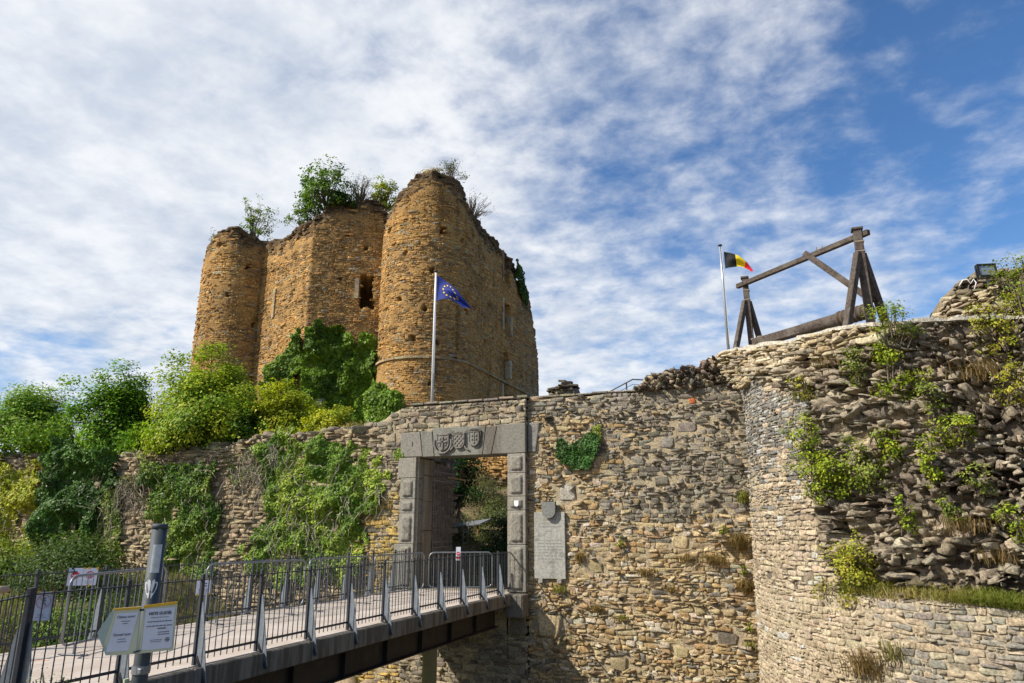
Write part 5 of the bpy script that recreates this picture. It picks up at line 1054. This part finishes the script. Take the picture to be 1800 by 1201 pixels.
# plants on the bastion and the curtain wall
_gu, _gv = np.meshgrid(np.arange(-1.8, 14, .08), np.arange(-3, 6.4, .08)); _gu = _gu.ravel(); _gv = _gv.ravel(); _gz = _gv < rimz(_gu); _gu, _gv = _gu[_gz], _gv[_gz]; _gp = bast(_gu, _gv, .05*np.ones(len(_gu))); _gx, _gy, _gd = px_of(_gp)
def onb(px, py):
    s_ = np.hypot(_gx-px, _gy-py); i = np.argsort(s_)[:4]; j = i[np.argmin(_gd[i])]; return _gp[j], _gu[j]
gs = 'leafy plants rooted in the bastion rubble'
for px, py, rad, h, n, c, lab in [
    (1578, 655, .42, 1.15, 1500, 0, 'tall bright green seedling bush just below the bastion rim'), (1432, 800, .30, .75, 700, 0, 'bright green sprig at the left edge of the fallen facing'),
    (1445, 870, .28, .5, 500, 0, 'green sprig low on the left edge of the fallen facing'), (1482, 850, .34, .62, 800, 0, 'green sprig in the hollow left of the bastion middle'),
    (1530, 835, .38, .62, 900, 1, 'widest green sprig in the middle of the bastion rubble'), (1566, 800, .22, .4, 450, 0, 'short sprig right of the widest one on the bastion'),
    (1640, 835, .22, .62, 420, 0, 'slim upright sprig on the right half of the bastion rubble'), (1688, 765, .26, .36, 420, 0, 'small spreading sprig high on the right half of the bastion'),
    (1500, 1035, .42, .6, 1100, 2, 'yellow-green clump just above the left end of the grassy ledge'), (1525, 985, .30, .4, 500, 2, 'yellow-green clump above the ledge clump'),
    (1597, 925, .14, .42, 260, 0, 'narrow upright sprig above the grassy ledge'), (1640, 720, .26, .4, 260, 1, 'thin sprig right below the seedling bush'), (1505, 660, .26, .45, 300, 1, 'thin sprig left of the seedling bush'),
    (1668, 905, .2, .3, 220, 1, 'tiny sprig in the dark right side of the bastion'), (1762, 600, .34, .7, 800, 2, 'leafy bush at the foot of the broken turret'), (1785, 690, .25, .5, 350, 2, 'small leafy plant near the right edge below the rim'),
    (1790, 930, .22, .4, 300, 0, 'small leafy plant near the right edge above the ledge'), (1720, 860, .2, .35, 180, 1, 'sparse seedling on the dark right side of the bastion'), (1420, 690, .2, .3, 160, 2, 'small moss-like sprig on the upper left of the bastion')]:
    p, u_ = onb(px, py); a = pi+u_/BR; c1, c2 = [((.17, .24, .02), (.34, .38, .03)), ((.13, .18, .03), (.26, .29, .05)), ((.24, .25, .03), (.40, .37, .04))][c]
    p = p+np.array([cos(a), sin(a), 0])*.10; bush('wall_plant', tuple(map(float, p)), rad*1.12, h*1.1, int(n*1.6), .052, c1, c2, lab, 'plant', gs, clusters=30, stems=5, low=-.35, lean=(cos(a)*.2, sin(a)*.2), spiky=.4, cl=.2)
bush('turret_plant', tuple(map(float, at(1808, 560, Y=16.6))), .62, 1.25, 2200, .055, (.12, .17, .02), (.30, .34, .03), 'bright leafy bush growing up beside the floodlight at the right edge', 'plant', clusters=60, stems=30, spiky=.5)
bush('turret_plant', tuple(map(float, at(1765, 625, Y=16.4))), .45, .6, 900, .05, (.14, .15, .03), (.24, .22, .05), 'mixed dry and green weeds under the broken turret', 'plant', clusters=40)
gt = 'dry grass tufts rooted in the walls'
for px, py, r_, h, n, c, lab in [(1460, 640, .5, .22, 90, 0, 'brown grass tuft below the winch on the bastion'), (1720, 660, .4, .4, 120, 0, 'rusty dry grass tuft on the upper right of the bastion'), (1410, 700, .35, .25, 70, 1, 'grey-green tuft on the upper left of the bastion'),
        (1700, 930, .5, .35, 120, 0, 'straw-coloured tuft hanging on the right side of the bastion'), (1745, 990, .3, .3, 80, 0, 'dry tuft just above the grassy ledge'), (1520, 1185, .4, .55, 160, 0, 'brown tuft low on the dressed bastion foot'), (1565, 1160, .3, .4, 90, 1, 'green and straw tuft at the bottom of the bastion')]:
    p, u_ = onb(px, py); a = pi+u_/BR; tuft('grass_tuft', tuple(map(float, p)), r_, h, n, [(.30, .20, .09), (.16, .17, .05)][c], [(.20, .15, .07), (.28, .25, .09)][c], lab, 'grass tuft', gt, (cos(a), sin(a), -.3))
for px, py, r_, h, n, c, lab in [(1020, 985, .25, .35, 90, 0, 'dry tuft on the wall just right of the plaque'), (1052, 1075, .35, .35, 110, 0, 'dry tuft low on the wall below the plaque'), (1135, 1010, .4, .3, 110, 0, 'brown tuft low in the middle of the curtain wall'), (1205, 985, .4, .3, 110, 0, 'brown tuft under the long grey stone of the curtain wall'),
        (1255, 990, .45, .45, 170, 0, 'largest brown tuft on the curtain wall near the bastion'), (1300, 965, .3, .8, 200, 0, 'long brown tuft hanging in the corner by the bastion'), (1312, 1040, .3, .6, 150, 0, 'lower brown tuft in the corner by the bastion'), (1308, 880, .2, .5, 100, 1, 'upper green-brown tuft in the corner by the bastion'),
        (985, 1040, .35, .3, 110, 1, 'yellow-green tuft below the plaque brackets'), (1180, 1040, .3, .25, 80, 0, 'small brown tuft on the lower curtain wall'), (1095, 1090, .25, .22, 60, 1, 'small green tuft on the lower curtain wall'), (1316, 1140, .2, .3, 60, 1, 'little green tuft at the bottom of the corner')]:
    p = at(px, py, Y=19.93); tuft('grass_tuft', tuple(map(float, p)), r_*.7, h*.8, n, [(.26, .17, .06), (.17, .19, .04)][c], [(.17, .13, .05), (.30, .27, .07)][c], lab, 'grass tuft', gt, (0, -.5, -.9))
for px, py, n, rad, h, lab in [(1271, 935, 160, .14, .28, 'small yellow-green leafy plant high in the curtain wall near the bastion'), (1092, 965, 200, .12, .42, 'small dark green trailing plant in the middle of the curtain wall'), (1308, 1010, 160, .12, .3, 'little green plant in the brown grass of the corner'), (1318, 1105, 120, .1, .2, 'tiny green plant at the bottom of the corner')]:
    p = at(px, py, Y=19.86); bush('wall_plant', (float(p[0]), float(p[1]), float(p[2])-.1), rad, h, n, .05, (.14, .2, .02), (.36, .38, .04), lab, 'plant', 'small plants in the curtain wall', clusters=12, stems=6)
# grass along the ledge, in the moat and on the banks
def grass(name, pts, hs, c1, c2, label_cat, out=None):
    pts = np.asarray(pts, float); n = len(pts); a = rng.uniform(0, 2*pi, n); h = hs*rng.uniform(.5, 1.3, n); d = np.stack([np.cos(a), np.sin(a), 0*a], -1)*h[:, None]*.45
    if out is not None: d = d+out*h[:, None]*.5
    wv = np.stack([-np.sin(a), np.cos(a), 0*a], -1)*.007; up_ = v3(0*h, 0*h, h); V = np.stack([pts-wv, pts+wv, pts+d*.45+up_*.75+wv*.7, pts+d*.45+up_*.75-wv*.7, pts+d*1.25+up_*.82], 1).reshape(-1, 3)
    i = np.arange(n)*5; F = [np.stack([i, i+1, i+2, i+3], -1), np.stack([i+3, i+2, i+4], -1)]; q = np.clip(.5+fbm(pts, 1.3, 3)*1.5+rng.normal(0, .2, n), 0, 1)[:, None]
    c = np.asarray(c1)*(1-q)+np.asarray(c2)*q; c = c*(1+rng.normal(0, .15, (n, 1))); o = link(name, mesh_np(name, V, F, np.repeat(np.clip(c, .01, .6), 5, 0)), M_LEAF, None, 'stuff'); tag(o, label_cat[0], label_cat[1]); return o
u = rng.uniform(4.6, 13.5, 22000); u = u[fbm(v3(u, 0*u, 0), 1.3, 3)+rng.normal(0, .2, len(u)) > .0]; dd_ = rng.uniform(-.45, .06, len(u)); q = bast(u, .60+0*u, dd_, False); a = pi+u/BR; q[:, 2] = .60+.05*fbm(v3(u, 0*u, 0), 2, 2)+.25*np.clip(-dd_, 0, 1)
grass('ledge_grass', q, .19*rng.uniform(.4, 1.4, len(q)), (.22, .25, .05), (.42, .33, .14), ('long green and straw grass along the ledge of the bastion', 'grass'), np.stack([np.cos(a), np.sin(a), -.6+0*a], -1))
x = rng.uniform(-17, -4, 26000); y = rng.uniform(12, 19.8, len(x)); k = fbm(v3(x, y, 0), .5, 3) > -.25; x, y = x[k], y[k]
grass('moat_grass', v3(x, y, ground_z(x, y)-.02), .22, (.07, .16, .02), (.20, .30, .04), ('bright green grass in the moat under the footbridge', 'grass'))
x = rng.uniform(-24, -11.2, 26000); y = rng.uniform(7.5, 19.8, len(x)); k = fbm(v3(x, y, 4), .5, 3) > -.2; x, y = x[k], y[k]
grass('bank_grass', v3(x, y, ground_z(x, y)-.02), .3, (.09, .13, .02), (.24, .24, .05), ('rough grass and weeds on the bank behind the far railing', 'grass'))
for (x, y, r_, h, n, c1, c2, lab) in [(-17.5, 14.5, 1.9, 1.3, 6000, D1, G2, 'low leafy bush on the bank behind the far railing, left of the sign post'), (-21.5, 17.0, 2.4, 1.6, 8000, D1, (.10, .15, .03), 'wide low bush against the foot of the overgrown wall'), (-14.2, 12.5, 1.1, .7, 2400, (.08, .12, .02), (.2, .22, .04), 'small weedy bush just behind the far railing'), (-25, 17, 2.2, 1.4, 5000, (.08, .12, .02), YG1, 'low yellow-green bush at the far left behind the railing')]:
    bush('bank_bush', (x, y, float(ground_z(x, y))-.1), r_, h, n, .09, c1, c2, lab, 'bush', 'low bushes on the bank', clusters=70, spiky=.15)
for (x, y, h, n, lab) in [(-7.25, 5.0, .35, 110, 'thin weeds at the foot of the slanting railing'), (-6.9, 4.4, .3, 90, 'small green weeds near the sign post foot'), (-7.35, 5.7, .28, 60, 'weeds beside the corner of the footbridge')]:
    bush('path_weed', (x, y, -.12), .32, h+.12, n*3, .03, (.12, .17, .02), (.25, .3, .04), lab, 'weed', clusters=24, stems=16, spiky=.7)
V_ = []; F_ = []; n0 = 0
import bmesh
bm = bmesh.new(); bmesh.ops.create_icosphere(bm, subdivisions=2, radius=1); iv = np.array([v.co[:] for v in bm.verts]); itf = np.array([[v.index for v in f.verts] for f in bm.faces]); bm.free()
for k in range(70):                                       # fallen rocks at the wall foot
    x = rng.uniform(-13.8, -8.5); y = rng.uniform(18.5, 19.95); s_ = rng.uniform(.08, .42)
    p = iv*(1+.38*vnoise(iv*1.4+k*7))[:, None]*s_*np.array([1, 1, .6])+np.array([x, y, float(ground_z(x, y))+s_*.1]); V_.append(p); F_.append(itf+n0); n0 += len(iv)
V_ = np.concatenate(V_); o = link('rubble_debris', mesh_np('rubble_debris', V_, np.concatenate(F_), col_arr((.36, .27, .18), len(V_), .08, .01)), M_CORE, None, 'stuff'); tag(o, 'brown fallen rocks at the foot of the wall under the footbridge', 'rubble')
